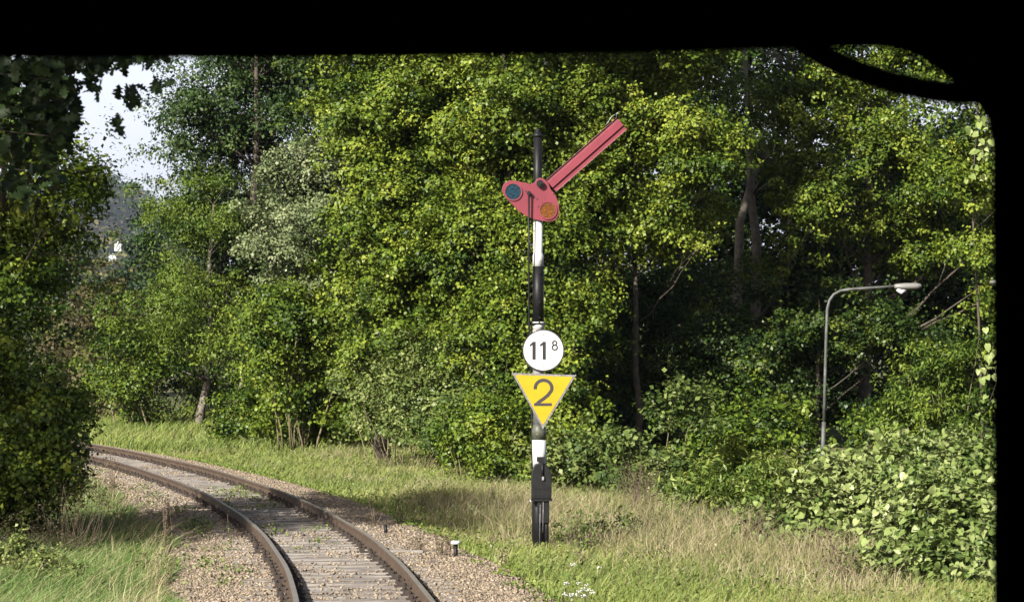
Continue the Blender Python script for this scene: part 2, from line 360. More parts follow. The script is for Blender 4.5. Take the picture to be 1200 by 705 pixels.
def lob(px, py, rpx, rpy, Y, ry=None):
    p = at(px, py, Y); return (p.x, p.y, p.z, rpx*Y/F, (ry if ry else rpx*Y/F*.8), rpy*Y/F)

# ------------------------------------------------------------------ SETTING: ground, ballast, hill
xs = np.concatenate([-np.geomspace(2000, 40, 16), np.arange(-38, 30, .8), np.geomspace(30, 2000, 16)])
ys = np.concatenate([[-400, -100, -30, -10], np.arange(0, 130, .8), np.geomspace(131, 4000, 26)])
gx, gy = np.meshgrid(xs, ys); gz = ground(gx, gy)-.02
V = np.stack([gx.ravel(), gy.ravel(), gz.ravel()], 1); w = len(xs)
ii = np.arange(len(ys)-1)[:, None]*w+np.arange(w-1)[None]; ii = ii.ravel()
me = npmesh('ground', V, np.stack([ii, ii+1, ii+w+1, ii+w], 1)); tag(link('ground', me, M['ground']), kind='structure')
ls = np.linspace(-2.75, 2.75, 23); yt = np.arange(-12, 139, .5)
gl, gyy = np.meshgrid(ls, yt); s = slope(gyy); nn = np.sqrt(1+s*s)
bx = cx(gyy)+gl/nn; by = gyy-gl*s/nn
bz = -.205-.19*np.clip((np.abs(gl)-2.0)/.75, 0, 1)+.012*hsh(bx*9, by*8)
V = np.stack([bx.ravel(), by.ravel(), bz.ravel()], 1); w = len(ls)
ii = (np.arange(len(yt)-1)[:, None]*w+np.arange(w-1)[None]).ravel()
me = npmesh('ballast_bed', V, np.stack([ii, ii+1, ii+w+1, ii+w], 1)); tag(link('ballast_bed', me, M['ballast']), kind='structure')

def track_pt(y, l):
    s = float(slope(y)); n = math.sqrt(1+s*s); return float(cx(y))+l/n, y-l*s/n
# arc-length positions
yy = np.linspace(-10, 128, 6000); xx = cx(yy); ds = np.concatenate([[0], np.cumsum(np.hypot(np.diff(xx), np.diff(yy)))])
def y_at(s): return float(np.interp(s, ds, yy))
# rails
prof = [(-.07, -.172), (.07, -.172), (.07, -.160), (.014, -.142), (.009, -.052), (.034, -.040), (.037, -.008), (.030, 0), (-.030, 0), (-.037, -.008), (-.034, -.040), (-.009, -.052), (-.014, -.142), (-.07, -.160)]
for side, lab in ((-1, 'inner rail of the curve, the lower left of the two rusty rails'), (1, 'outer rail of the curve, rusty with a dull top, on the mast side')):
    mb = MB(); L = ds[-1]; st = np.arange(0, L, .6); ring = []
    vs = []; n = len(prof)
    for q in st:
        y = y_at(q); s = float(slope(y)); nn = math.sqrt(1+s*s)
        wob = .006*math.sin(q*.35+side)+.004*math.sin(q*1.1)
        for l, z in prof:
            X, Y = track_pt(y, side*.7525+l+wob); vs.append((X, Y, z+.006*math.sin(q*.5+side)))
    fs = []; mi = []
    for i in range(len(st)-1):
        for k in range(n): fs.append((i*n+k, i*n+(k+1) % n, (i+1)*n+(k+1) % n, (i+1)*n+k)); mi.append(1 if k == 7 else 0)
    mb.add(vs, fs); mb.mi = mi
    o = mb.build('rail', [M['rust'], M['railtop']]); tag(o, lab, 'rail', 'rails of the railway track')
# sleepers with their two rail chairs
def sleeper_mesh(seed):
    r = random.Random(seed); mb = MB(); mb.box((0, 0, -.08), (2.6, .26, .16))
    me = bpy.data.meshes.new('sleeper'); me.from_pydata(mb.v, [], mb.f)
    bm = bmesh.new(); bm.from_mesh(me); bmesh.ops.subdivide_edges(bm, edges=[e for e in bm.edges if e.calc_length() > 2], cuts=8)
    for v in bm.verts: v.co += Vector((r.uniform(-.02, .02) if abs(v.co.x) > 1.2 else 0, r.uniform(-.008, .008), r.uniform(-.006, .004)))
    bmesh.ops.bevel(bm, geom=[e for e in bm.edges if e.calc_face_angle(0) > .8], offset=.008, segments=1, affect='EDGES')
    bm.to_mesh(me); bm.free(); me.materials.append(M['wood']); return me
smesh = [sleeper_mesh(i) for i in range(6)]
mb = MB(); mb.box((0, 0, .006), (.34, .17, .012)); mb.box((.10, 0, .035), (.07, .15, .06)); mb.box((-.10, 0, .035), (.07, .15, .06))
for sx in (-.125, .125): mb.tube([(sx, .02, .01), (sx, .02, .10)], .02, 6); mb.tube([(sx, .02, .07), (sx, .02, .088)], .027, 6)
me0 = bpy.data.meshes.new('rail_chair'); me0.from_pydata([tuple(v) for v in mb.v], [], mb.f); me0.materials.append(M['chair'])
q = 12.0; k = 0
while q < ds[-1]-6:
    y = y_at(10+q)
    if y > 112: break
    s = float(slope(y)); X, Y = track_pt(y, rng.normal()*.02)
    o = bpy.data.objects.new('sleeper', smesh[k % 6]); C.objects.link(o)
    o.location = (X, Y, -.178+rng.normal()*.002); o.rotation_euler = (0, 0, math.atan(-s)*-1*-1+rng.normal()*.008)
    o.rotation_euler[2] = -math.atan(s)+rng.normal()*.008
    tag(o, 'grey weathered wooden sleeper under the rusty curved rails', 'sleeper', 'wooden sleepers of the track')
    for sx in (-.7525, .7525):
        c = bpy.data.objects.new('rail_chair', me0); C.objects.link(c); c.parent = o; c.location = (sx, 0, .0)
    q += .6+rng.normal()*.012; k += 1
# loose ballast stones
def nz(x, y, s, o=0):
    return .5+.25*(np.sin(x*s+o+1.7*np.sin(y*s*.45+o))+np.sin(y*s*.8+2*o+1.3*np.sin(x*s*.9)))
def stones(n, name, lrange, yr, size, label):
    y = yr[0]+(yr[1]-yr[0])*rng.random(n)**1.6; l = lrange[0]+(lrange[1]-lrange[0])*rng.random(n)
    s = slope(y); nn = np.sqrt(1+s*s); X = cx(y)+l/nn; Y = y-l*s/nn
    Z = -.205-.19*np.clip((np.abs(l)-2.0)/.75, 0, 1)
    keep = np.abs(np.abs(l)-.7525) > .1
    cov = nz(X, Y, 2.2, 1)*.6+nz(X, Y, 6, 3)*.4
    keep &= ~((np.abs(l) < 1.3) & (rng.random(n)*np.where(np.abs(l) > .8, 3, 1) < np.clip(1.35-1.05*cov, .3, 1)))
    Z = Z+np.where(np.abs(l) < 1.3, .022, 0)
    X, Y, Z = X[keep], Y[keep], Z[keep]; n = len(X)
    oc = np.array([(1, 0, 0), (0, 1, 0), (-1, 0, 0), (0, -1, 0), (0, 0, 1), (0, 0, -1)], float)
    of = np.array([(0, 1, 4), (1, 2, 4), (2, 3, 4), (3, 0, 4), (1, 0, 5), (2, 1, 5), (3, 2, 5), (0, 3, 5)])
    sc = (size*(.5+rng.random(n)**2))[:, None, None]
    Vv = oc[None]*(.6+.7*rng.random((n, 6, 1))); Vv = Vv+.25*rng.normal(size=Vv.shape)
    Vv[:, :, 2] *= .7
    V = np.stack([X, Y, Z+size*.15], 1)[:, None, :]+Vv*sc
    Q = (np.arange(n)[:, None, None]*6+of[None]).reshape(-1, 3)
    me = npmesh(name, V.reshape(-1, 3), Q, np.repeat(np.clip(.5+.22*rng.normal(size=n), 0, 1), 8))
    tag(link(name, me, M['stone']), label, 'ballast', kind='stuff')
stones(150000, 'ballast_stones', (-2.75, 2.75), (24, 100), .021, 'loose tan and grey ballast stones around the track')

# hill far behind, with its woods
hx = np.linspace(-1980, 360, 70); hy = np.linspace(1800, 5400, 50)
def hillz(x, y):
    x = np.asarray(x, float)/6; y = np.asarray(y, float)/6
    t = np.clip((y-320)/380, 0, 1); t = t*t*(3-2*t)
    ridge = 19.5+9*np.exp(-((x+96)/14)**2)-5*np.exp(-((x+83)/6)**2)+2*np.sin(x*.11)+1.2*np.sin(x*.31)
    ridge = ridge-.06*np.clip(-x-100, 0, 200)
    return -2+6*(t*ridge-.02*np.clip(y-760, 0, 500))
gx, gy = np.meshgrid(hx, hy); V = np.stack([gx.ravel(), gy.ravel(), hillz(gx, gy).ravel()], 1); w = len(hx)
ii = (np.arange(len(hy)-1)[:, None]*w+np.arange(w-1)[None]).ravel()
me = npmesh('hill', V, np.stack([ii, ii+1, ii+w+1, ii+w], 1)); tag(link('hill', me, M['ground']), kind='structure')
# woods: many crowns of coarse foliage over the visible face of the hill
n = 900; Yc = 2160+2280*rng.random(n)**.8; pxs = 20+220*rng.random(n); Xc = (pxs-600)*Yc/F; Zc = hillz(Xc, Yc)
pyt = HOR-(Zc+48-CAMZ)*F/Yc; keep = ~((np.abs(pxs-135) < 16) & (Yc < 2660) & (pyt < 308)); Yc, pxs, Xc, Zc = Yc[keep], pxs[keep], Xc[keep], Zc[keep]; n = len(Yc)
hgt = 30+26*rng.random(n); ncl = 150; idx = np.repeat(np.arange(n), ncl); d = rng.normal(size=(n*ncl, 3)); d /= np.linalg.norm(d, axis=1, keepdims=True)
rad = (16+12*rng.random(n))[idx]
P = np.stack([Xc, Yc, Zc+hgt*.55], 1)[idx]+d*np.stack([rad, rad, hgt[idx]*.55], 1)*(.8+.25*rng.random(n*ncl))[:, None]
tint = np.clip(np.clip(.4+.36*rng.normal(size=n), 0, 1)[idx]+.12*rng.normal(size=n*ncl), 0, 1)
nrm = d+.5*rng.normal(size=d.shape); nrm[:, 2] += .4
me = leaf_mesh('hillside_wood', P, nrm, 6.8*(.5+.8*rng.random(n*ncl)), tint, 'kite', .9)
tag(link('hillside_wood', me, M['far']), 'hazy autumn wood covering the far hillside', 'wood', kind='stuff')

# ------------------------------------------------------------------ white house on the hillside
def house(px, py, Y, wpx, hpx, label, gable=True):
    p = at(px, py, Y); w = wpx*Y/F; h = hpx*Y/F
    root = thing('white_house', (p.x, p.y, p.z-h), label, 'house')
    mb = MB(); hw = w/2; rh = h*.32; poly = [(-hw, 0), (hw, 0), (hw, h*.7), (0, h*.7+rh), (-hw, h*.7)]
    mb.prism(poly, 0, w*1.3); mb.build('wall', M['wallwhite'], root)
    mb = MB(); e = .18
    for sgn in (-1, 1):
        a = (sgn*(hw+.3), h*.7-.1); b = (0, h*.7+rh+.12); mb.prism([a, b, (b[0], b[1]+e), (a[0], a[1]+e)], -.3, w*1.3+.3)
    mb.build('roof', M['roofdark'], root)
    for wx, wz in ((-.22, .3), (.22, .3), (0, .62)):
        mb = MB(); mb.box((wx*w, -.03, wz*h), (w*.14, .08, h*.14)); mb.build('window', M['signblack'], root)
    return root
house(138, 283, 2600, 8, 11, 'white gabled house on the wooded hillside, the upper of two')
house(132, 297, 2500, 9, 10, 'white gabled house on the wooded hillside, the lower and wider one')

exec_trees = True
# ------------------------------------------------------------------ TREES
def gb(px, Y, dz=0):
    X = (px-600)*Y/F; return (X, Y, float(ground(X, Y))+dz)
# --- far left middle distance: brownish growth and conifers at the bend
tree('brown_shrub', 'brownish thin shrub behind the bend of the track, left background', 'shrub', gb(110, 118), at(110, 420, 118),
     [lob(105, 402, 40, 48, 118, 3), lob(138, 372, 24, 22, 120, 2), lob(95, 450, 40, 40, 116, 2.5)], M['brown'], M['deadstem'], 150, 95, .8, .17, r0=.05, stems=14, gap=.1, up=.3, tb=(.45, .25), seed=1)
tree('conifer_tree', 'dark narrow conifer below the hazy hill, right of the white houses', 'tree', gb(158, 240), at(166, 292, 240),
     [lob(160, 352, 26, 44, 240, 2.2), lob(166, 312, 12, 26, 240, 1.2), lob(184, 318, 16, 34, 242, 1.4), lob(140, 362, 30, 34, 240, 2)], M['conifer'], M['bark'], 220, 60, .8, .3, r0=.2, gap=0, seed=2, hang=.8)
tree('bushy_tree', 'low dark bushy tree between the hill and the bend of the track', 'tree', gb(95, 150), at(95, 330, 150),
     [lob(85, 378, 45, 42, 150, 3), lob(135, 368, 32, 26, 150, 3), lob(40, 330, 40, 40, 152, 3), lob(210, 360, 30, 34, 150, 2), lob(175, 350, 24, 26, 148, 1.6)], M['dark'], M['bark'], 260, 90, .8, .2, r0=.16, gap=.05, seed=3)
tree('green_shrub', 'rounded green shrub at the far grass edge, left of the slender tree', 'shrub', gb(165, 104), at(165, 440, 104),
     [lob(158, 445, 38, 46, 106, 2), lob(190, 442, 20, 44, 108, 1.4), lob(150, 400, 25, 30, 106, 1.5), lob(222, 425, 34, 46, 113, 1.6), lob(258, 440, 30, 46, 113, 1.6), lob(125, 455, 20, 30, 107, 1.2)], M['maple'], M['stem'], 330, 85, .6, .12, r0=.04, stems=14, gap=.05, tb=(.32, .2), seed=4)
# --- tall dark poplar-like tree behind
tree('tall_tree', 'tall dark green tree against the sky, the tallest on the left', 'tree', gb(300, 108), at(300, 40, 108),
     [lob(310, 110, 88, 70, 108, 3.2), lob(258, 140, 24, 75, 109, 1.5), lob(234, 205, 28, 52, 109, 1.5), lob(262, 215, 40, 60, 110, 2), lob(330, 200, 80, 80, 110, 3), lob(235, 300, 38, 56, 108, 2), lob(320, 320, 70, 90, 110, 3), lob(360, 90, 55, 50, 112, 3), lob(310, 10, 80, 60, 110, 3), lob(245, 72, 32, 24, 109, 1.6), lob(290, 80, 40, 26, 109, 1.8)],
     M['poplar'], M['bark'], 1500, 80, .6, .13, r0=.3, gap=.0, seed=5, nlimb=50, tb=(.42, .2), hang=.8)
# --- slender ash like tree with its trunk showing
tp = [at(233, 500, 106), at(236, 478, 106), at(243, 448, 106), at(246, 410, 106), at(247, 370, 106), at(244, 330, 106), at(246, 290, 106), at(250, 240, 106)]
tp[0].z = float(ground(tp[0].x, 106))-.1
tree('slender_tree', 'slender light green tree with bare leaning lower trunk', 'tree', (tp[0].x, 106, float(ground(tp[0].x, 106))), tp[-1],
     [lob(240, 300, 42, 50, 106, 1.6), lob(212, 345, 30, 32, 105, 1.4), lob(280, 345, 38, 36, 107, 1.6), lob(262, 372, 36, 20, 107, 1.2), lob(205, 372, 30, 20, 105, 1.2), lob(245, 250, 38, 40, 107, 1.4), lob(190, 410, 30, 30, 106, 1.2), lob(290, 396, 28, 20, 107, 1.2)],
     M['ash'], M['barkpale'], 460, 70, .5, .13, r0=.17, gap=.15, kind='lance', aspect=.4, hang=.9, trunkpts=tp, seed=6, nlimb=34, tb=(.45, .2))
tree('thin_tree', 'thin grey trunk leaning out of the thicket right of the slender tree', 'tree', gb(268, 95), at(300, 380, 96),
     [lob(305, 400, 40, 30, 96, 1.4), lob(320, 370, 30, 35, 96, 1.2)], M['ash'], M['barkpale'], 90, 60, .5, .12, r0=.08, gap=.1, kind='lance', aspect=.4, hang=.8, seed=7, nlimb=10)
# --- understory behind grass on left-centre
tree('leafy_shrub', 'yellow green shrub with dark hollows under the silvery tree', 'shrub', gb(345, 92), at(330, 430, 92),
     [lob(330, 455, 36, 46, 92, 1.4), lob(348, 430, 44, 56, 93, 1.6), lob(308, 478, 18, 22, 93, 1), lob(375, 400, 40, 45, 94, 1.4), lob(380, 460, 35, 45, 91, 1.2)], M['maple'], M['stem'], 330, 85, .48, .12, r0=.04, stems=20, gap=.12, tb=(.5, .2), seed=8)
tree('leafy_shrub', 'greener taller shrub in front of the silvery tree foot, beside the bright left tree', 'shrub', gb(355, 85), at(350, 400, 85),
     [lob(338, 385, 32, 36, 84.5, 1), lob(365, 350, 32, 34, 84.5, 1), lob(355, 440, 36, 40, 84.5, 1), lob(350, 485, 34, 24, 85, 1), lob(385, 492, 32, 24, 84, 1)], M['maple'], M['stem'], 300, 80, .42, .115, r0=.04, stems=14, gap=.1, tb=(.42, .2), seed=62)
# --- silver tree
tree('silvery_tree', 'pale silvery leaved tree standing between dark and bright green trees', 'tree', gb(345, 88), at(345, 200, 86),
     [lob(330, 250, 36, 60, 85, 1.3), lob(365, 210, 30, 45, 86, 1.2), lob(355, 300, 50, 50, 87, 1.4), lob(385, 250, 34, 60, 87, 1.2), lob(340, 190, 16, 28, 86, .6), lob(365, 178, 12, 22, 86, .5), lob(385, 340, 40, 40, 86, 1.2)],
     M['silver'], M['barkpale'], 620, 80, .36, .10, r0=.12, gap=.18, seed=9, nlimb=30, tb=(.42, .22))
# --- the big bright mass in the middle : four trees
def E(name, label, px, Y, lobes, leaf='maple', n=600, per=95, rc=.5, size=.12, gap=.25, up_l=True, **k):
    if rc == .5: n = int(n*2.1); per = 62; rc = .34; size = .105
    if up_l == 2:
        vis = sum((l[3]*l[4]*l[5])**.75 for l in lobes)
        lobes = lobes+[lob(px-10, -30, 70, 60, Y-1, 2.4), lob(px+15, -140, 75, 70, Y, 3), lob(px-10, -250, 75, 70, Y, 3), lob(px+5, -350, 60, 60, Y, 2.4)]  # unseen tall tops, added to throw shade on the trees behind
        n = int(n*(1+.8*(sum((l[3]*l[4]*l[5])**.75 for l in lobes)/vis-1)))
    elif up_l: lobes = lobes+[lob(px-10, -30, 75, 60, Y-1, 2.6), lob(px+15, -130, 75, 70, Y, 3)]; n = int(n*1.25)  # crown tops above the view, added so the rows behind fall in shade
    ks = dict(r0=.2, nlimb=36, tb=(.5, .22)); ks.update(k)
    return tree(name, label, 'tree', gb(px, Y), at(px+ks.pop('dx', 0), ks.pop('topy', 60), Y), lobes, M[leaf], M[ks.pop('bark', 'bark')], n, per, rc, size, gap=gap, **ks)
E('maple_tree', 'bright yellow green tree left of the signal, next to the silvery tree', 450, 78,
  [lob(450, 130, 60, 70, 78, 2), lob(442, 230, 40, 66, 77, 1.5), lob(500, 230, 60, 80, 78, 1.8), lob(462, 330, 52, 64, 77, 1.8), lob(430, 60, 40, 40, 79, 1.6), lob(500, 90, 60, 60, 79, 2), lob(470, 410, 60, 50, 76, 1.6)], n=1000, seed=10, gap=.2, up_l=2)
E('maple_tree', 'broad bright green tree directly behind the signal arm', 590, 76,
  [lob(570, 120, 70, 70, 76, 2), lob(590, 210, 70, 80, 76, 2), lob(560, 300, 60, 80, 75, 1.8), lob(640, 320, 62, 80, 75, 1.8), lob(660, 160, 70, 90, 77, 2), lob(600, 400, 70, 60, 74, 1.8), lob(600, 50, 90, 45, 78, 2), lob(560, 460, 60, 50, 73, 1.5), lob(640, 480, 50, 60, 72, 1.4)], n=1350, seed=11, gap=.22, up_l=2)
E('maple_tree', 'tree with yellow tinged leaves just right of the red signal arm', 745, 78,
  [lob(740, 110, 60, 60, 78, 2), lob(795, 140, 46, 46, 77, 1.8), lob(720, 210, 50, 70, 77, 1.6), lob(785, 250, 50, 40, 77, 1.5), lob(720, 320, 40, 60, 76, 1.4), lob(760, 60, 80, 40, 79, 2), lob(822, 190, 28, 28, 76, 1.)], n=640, seed=12, gap=.4, up_l=2, tb=(.58, .2), r0=.1)
# --- right forest, darker and more open
E('forest_tree', 'tree with bare pale trunk sections showing high up in the right forest', 884, 86,
  [lob(830, 85, 30, 30, 84, 1.4), lob(930, 80, 60, 40, 85, 1.8), lob(820, 330, 50, 40, 84, 1.5), lob(960, 200, 55, 50, 83, 1.5), lob(930, 150, 40, 30, 84, 1.2), lob(835, 235, 22, 26, 87, 1), lob(882, 350, 36, 44, 84, .9), lob(900, 440, 40, 40, 84, .9)], leaf='maple', n=330, seed=13, gap=.38, tb=(.5, .25), nlimb=30,
  bark='barkpale', trunkpts=[at(890, 575, 86), at(888, 480, 86), at(885, 380, 86), at(887, 285, 86), at(880, 230, 86), at(878, 170, 86), at(876, 110, 86), at(872, 60, 86), at(866, 10, 86)])
E('forest_tree', 'second pale trunked tree leaning right behind the first in the right forest', 850, 90,
  [lob(880, 100, 60, 40, 90, 1.8), lob(950, 110, 50, 40, 90, 1.6), lob(820, 180, 45, 40, 90, 1.4)], leaf='dark', n=170, seed=14, gap=.4, nlimb=20,
  bark='barkpale', trunkpts=[at(862, 560, 90), at(862, 450, 90), at(864, 350, 90), at(867, 260, 90), at(885, 200, 90), at(915, 150, 90), at(938, 90, 90), at(950, 30, 90)])
E('forest_tree', 'green tree filling the right forest above the street lamp', 1010, 85,
  [lob(1000, 170, 60, 50, 85, 1.8), lob(1030, 165, 40, 30, 84, 1.6), lob(990, 100, 55, 40, 86, 1.6), lob(1050, 220, 60, 50, 84, 1.6), lob(950, 240, 50, 45, 83, 1.5), lob(1110, 250, 50, 60, 84, 1.5), lob(1060, 300, 50, 40, 85, 1.4), lob(1140, 330, 40, 50, 84, 1.2)],
  leaf='maple', n=400, seed=15, gap=.5, tb=(.5, .22), up_l=False)
E('forest_tree', 'tree at the right window edge with sky showing through its crown', 1150, 74,
  [lob(1140, 108, 40, 18, 74, 1.3), lob(1085, 58, 40, 20, 75, 1), lob(1010, 70, 40, 26, 76, 1), lob(1120, 215, 30, 26, 76, 1), lob(1150, 245, 40, 40, 74, 1.3), lob(1080, 82, 40, 12, 76, 1.2), lob(1185, 180, 32, 60, 75, 1.3), lob(1165, 300, 30, 60, 74, 1), lob(1150, 60, 50, 20, 75, 1)], leaf='maple', n=340, seed=16, gap=.2, up_l=False, r0=.045, nlimb=5, tb=(.45, .2))
# lower dark layer of the forest
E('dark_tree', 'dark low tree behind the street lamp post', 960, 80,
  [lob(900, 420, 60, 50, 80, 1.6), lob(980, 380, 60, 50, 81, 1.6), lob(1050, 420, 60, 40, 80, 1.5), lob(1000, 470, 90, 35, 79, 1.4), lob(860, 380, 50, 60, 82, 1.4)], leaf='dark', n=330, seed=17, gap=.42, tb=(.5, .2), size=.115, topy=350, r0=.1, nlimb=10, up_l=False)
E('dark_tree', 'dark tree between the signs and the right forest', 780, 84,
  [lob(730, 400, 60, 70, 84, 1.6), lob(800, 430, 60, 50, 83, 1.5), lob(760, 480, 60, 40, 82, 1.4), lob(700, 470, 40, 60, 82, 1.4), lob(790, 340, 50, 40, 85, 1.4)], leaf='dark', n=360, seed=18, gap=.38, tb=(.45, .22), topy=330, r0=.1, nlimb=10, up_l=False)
# trees standing deeper, behind the front row; their crowns close the view
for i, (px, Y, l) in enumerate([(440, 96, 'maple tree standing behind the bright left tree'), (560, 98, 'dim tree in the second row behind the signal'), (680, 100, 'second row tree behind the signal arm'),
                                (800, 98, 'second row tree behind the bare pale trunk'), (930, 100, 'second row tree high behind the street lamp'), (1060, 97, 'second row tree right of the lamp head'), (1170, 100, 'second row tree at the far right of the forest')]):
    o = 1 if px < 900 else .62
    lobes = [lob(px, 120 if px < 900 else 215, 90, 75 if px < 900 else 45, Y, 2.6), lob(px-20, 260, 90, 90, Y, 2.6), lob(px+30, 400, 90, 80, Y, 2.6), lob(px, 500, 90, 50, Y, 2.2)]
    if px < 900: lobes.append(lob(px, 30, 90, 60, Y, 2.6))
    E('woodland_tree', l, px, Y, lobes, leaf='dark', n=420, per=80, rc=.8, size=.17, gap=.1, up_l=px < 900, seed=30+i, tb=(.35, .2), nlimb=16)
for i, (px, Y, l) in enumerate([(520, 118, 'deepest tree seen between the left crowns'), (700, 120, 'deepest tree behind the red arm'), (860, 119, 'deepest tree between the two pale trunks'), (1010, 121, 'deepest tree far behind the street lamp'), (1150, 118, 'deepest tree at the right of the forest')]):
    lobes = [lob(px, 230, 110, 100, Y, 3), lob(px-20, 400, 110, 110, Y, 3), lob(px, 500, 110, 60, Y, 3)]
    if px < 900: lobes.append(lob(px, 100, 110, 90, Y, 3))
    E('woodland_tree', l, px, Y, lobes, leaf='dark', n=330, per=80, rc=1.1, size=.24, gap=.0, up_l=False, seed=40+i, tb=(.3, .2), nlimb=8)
# --- shrubs along the foot of the wood
def S(name, label, px, Y, lobes, leaf='shrub', n=200, per=80, rc=.32, size=.09, gap=.12, **k):
    ks = dict(r0=.018, stems=26, tb=(.5, .22)); ks.update(k)
    return tree(name, label, 'shrub', gb(px, Y), at(px, 400, Y), lobes, M[leaf], M[ks.pop('bark', 'stem')], n, per, rc, size, gap=gap, gmin=-.45, **ks)
S('pale_shrub', 'pale grey green shrub at the wood edge left of the mast', 470, 74, [lob(440, 450, 50, 50, 76, 1.3), lob(490, 450, 50, 55, 74, 1.3), lob(420, 410, 35, 35, 77, 1), lob(530, 480, 45, 45, 72, 1.2), lob(470, 500, 60, 35, 73, 1.2)], n=420)
S('pale_shrub', 'leafy shrub with dark gaps just left of the mast', 570, 68, [lob(570, 500, 45, 45, 68, 1.2), lob(600, 530, 30, 45, 67, 1), lob(520, 520, 40, 35, 69, 1), lob(640, 530, 40, 50, 69, 1)], leaf='maple', n=260, tb=(.45, .2))
S('viburnum_shrub', 'shrub with large glossy leaves right of the mast', 770, 61, [lob(770, 510, 60, 50, 61, 1.1), lob(730, 530, 40, 50, 60, .9), lob(820, 520, 50, 50, 62, 1), lob(785, 560, 60, 30, 60, .8), lob(690, 545, 35, 35, 62, .9)], leaf='shrub', n=300, per=42, size=.125, rc=.3, gap=.25, tb=(.38, .22))
S('viburnum_shrub', 'dim leafy shrub behind the narrow leaved patch by the lamp post', 900, 66, [lob(880, 500, 50, 35, 66, 1), lob(950, 500, 50, 30, 67, 1), lob(850, 520, 40, 35, 65, .9), lob(1010, 490, 50, 25, 68, 1)], leaf='maple', n=230, per=50, size=.11, gap=.3, tb=(.4, .22))
S('autumn_shrub', 'brown tinged drooping shrub at the right window edge', 1110, 66, [lob(1105, 470, 40, 45, 66, 1), lob(1140, 440, 30, 50, 66, .9), lob(1080, 490, 30, 30, 66, .8)], leaf='ash', n=170, per=60, size=.12, kind='lance', aspect=.45, hang=1., tb=(.4, .3))
S('low_shrub', 'dark green low shrub at the far grass edge below the thin trunk', 340, 88, [lob(330, 485, 45, 22, 88, 1), lob(290, 490, 40, 18, 89, 1), lob(385, 495, 35, 22, 86, 1)], leaf='maple', n=150, tb=(.28, .2), size=.11)
# --- knotweed patch right
def K(label, px, Y, lobes, n, **k):
    ks = dict(leaf='knot', per=20, rc=.24, size=.12, gap=.05, kind='heart', aspect=.85, up=.55, hang=.8, shell=.72, stems=30, r0=.012, flat=.8, tb=(.48, .3), group='knotweed bushes on the right'); ks.update(k)
    return S('knotweed_bush', label, px, Y, lobes, n=n, **ks)
K('knotweed bush with heart shaped leaves, largest, at the right window edge', 1110, 44, [lob(1110, 615, 60, 60, 44, .8), lob(1150, 590, 50, 60, 45, .7), lob(1145, 665, 45, 62, 40, .7), lob(1105, 640, 40, 55, 41, .6), lob(1140, 690, 40, 40, 38, .5), lob(1100, 690, 34, 34, 39, .5)], 820)
K('pale leaved knotweed bush left of the largest one', 1010, 47, [lob(1010, 600, 60, 60, 47, .8), lob(1050, 590, 50, 50, 47, .7), lob(970, 610, 45, 45, 47, .6), lob(1030, 650, 50, 40, 46, .6)], 420, tb=(.65, .2))
K('knotweed bush topped by upright shoots behind the others', 1040, 50, [lob(1010, 575, 55, 24, 50, .7), lob(1080, 565, 50, 35, 50, .7), lob(1140, 545, 40, 30, 50, .6)], 230)
K('knotweed growth at the front edge where dry grass begins', 950, 45, [lob(945, 620, 36, 40, 46, .6), lob(985, 660, 45, 30, 45, .5)], 150, tb=(.42, .2))
# narrow leaved fresh green patch
S('willowherb_patch', 'fresh green patch of narrow upright leaves below the lamp post', 870, 54, [lob(838, 574, 45, 28, 54, .8), lob(885, 568, 50, 30, 54, .8), lob(925, 560, 40, 24, 56, .8), lob(860, 600, 50, 20, 53, .7)], leaf='fresh', n=320, per=34, size=.16, rc=.22, kind='lance', aspect=.26, up=.15, hang=-.9, gap=.0)
S('bramble', 'low dark bramble in the dry grass just right of the mast foot', 692, 48, [lob(690, 632, 34, 22, 48, .5), lob(665, 645, 20, 16, 47, .35), lob(718, 640, 20, 14, 48.5, .35)], leaf='shrub', n=90, per=30, size=.06, rc=.16, tb=(.3, .25), r0=.006, stems=24)
S('dry_brush', 'grey brown feathery brush in front of the glossy leaved shrub', 745, 57, [lob(742, 575, 28, 34, 57, .5), lob(765, 590, 22, 22, 56.5, .4)], leaf='brown', n=80, per=26, size=.05, rc=.2, tb=(.5, .25), r0=.006, stems=60, kind='lance', aspect=.35, bark='deadstem')
S('dry_brush', 'dull brown brush between the grass and the knotweed, at the bottom right', 1000, 41, [lob(985, 690, 50, 24, 41, .5), lob(1050, 695, 40, 22, 40.5, .5), lob(930, 668, 26, 16, 43, .4)], leaf='brown', n=130, per=30, size=.045, rc=.18, tb=(.55, .25), r0=.005, stems=120, kind='lance', aspect=.35, bark='deadstem')
S('weedy_thicket', 'rough mixed weeds between the mast and the fresh green patch', 830, 51, [lob(815, 612, 40, 18, 51, .5), lob(870, 625, 36, 20, 50, .5), lob(770, 610, 26, 16, 52, .4)], leaf='shrub', n=110, per=26, size=.06, rc=.18, tb=(.45, .3), r0=.006, stems=60, kind='lance', aspect=.4, bark='deadstem')
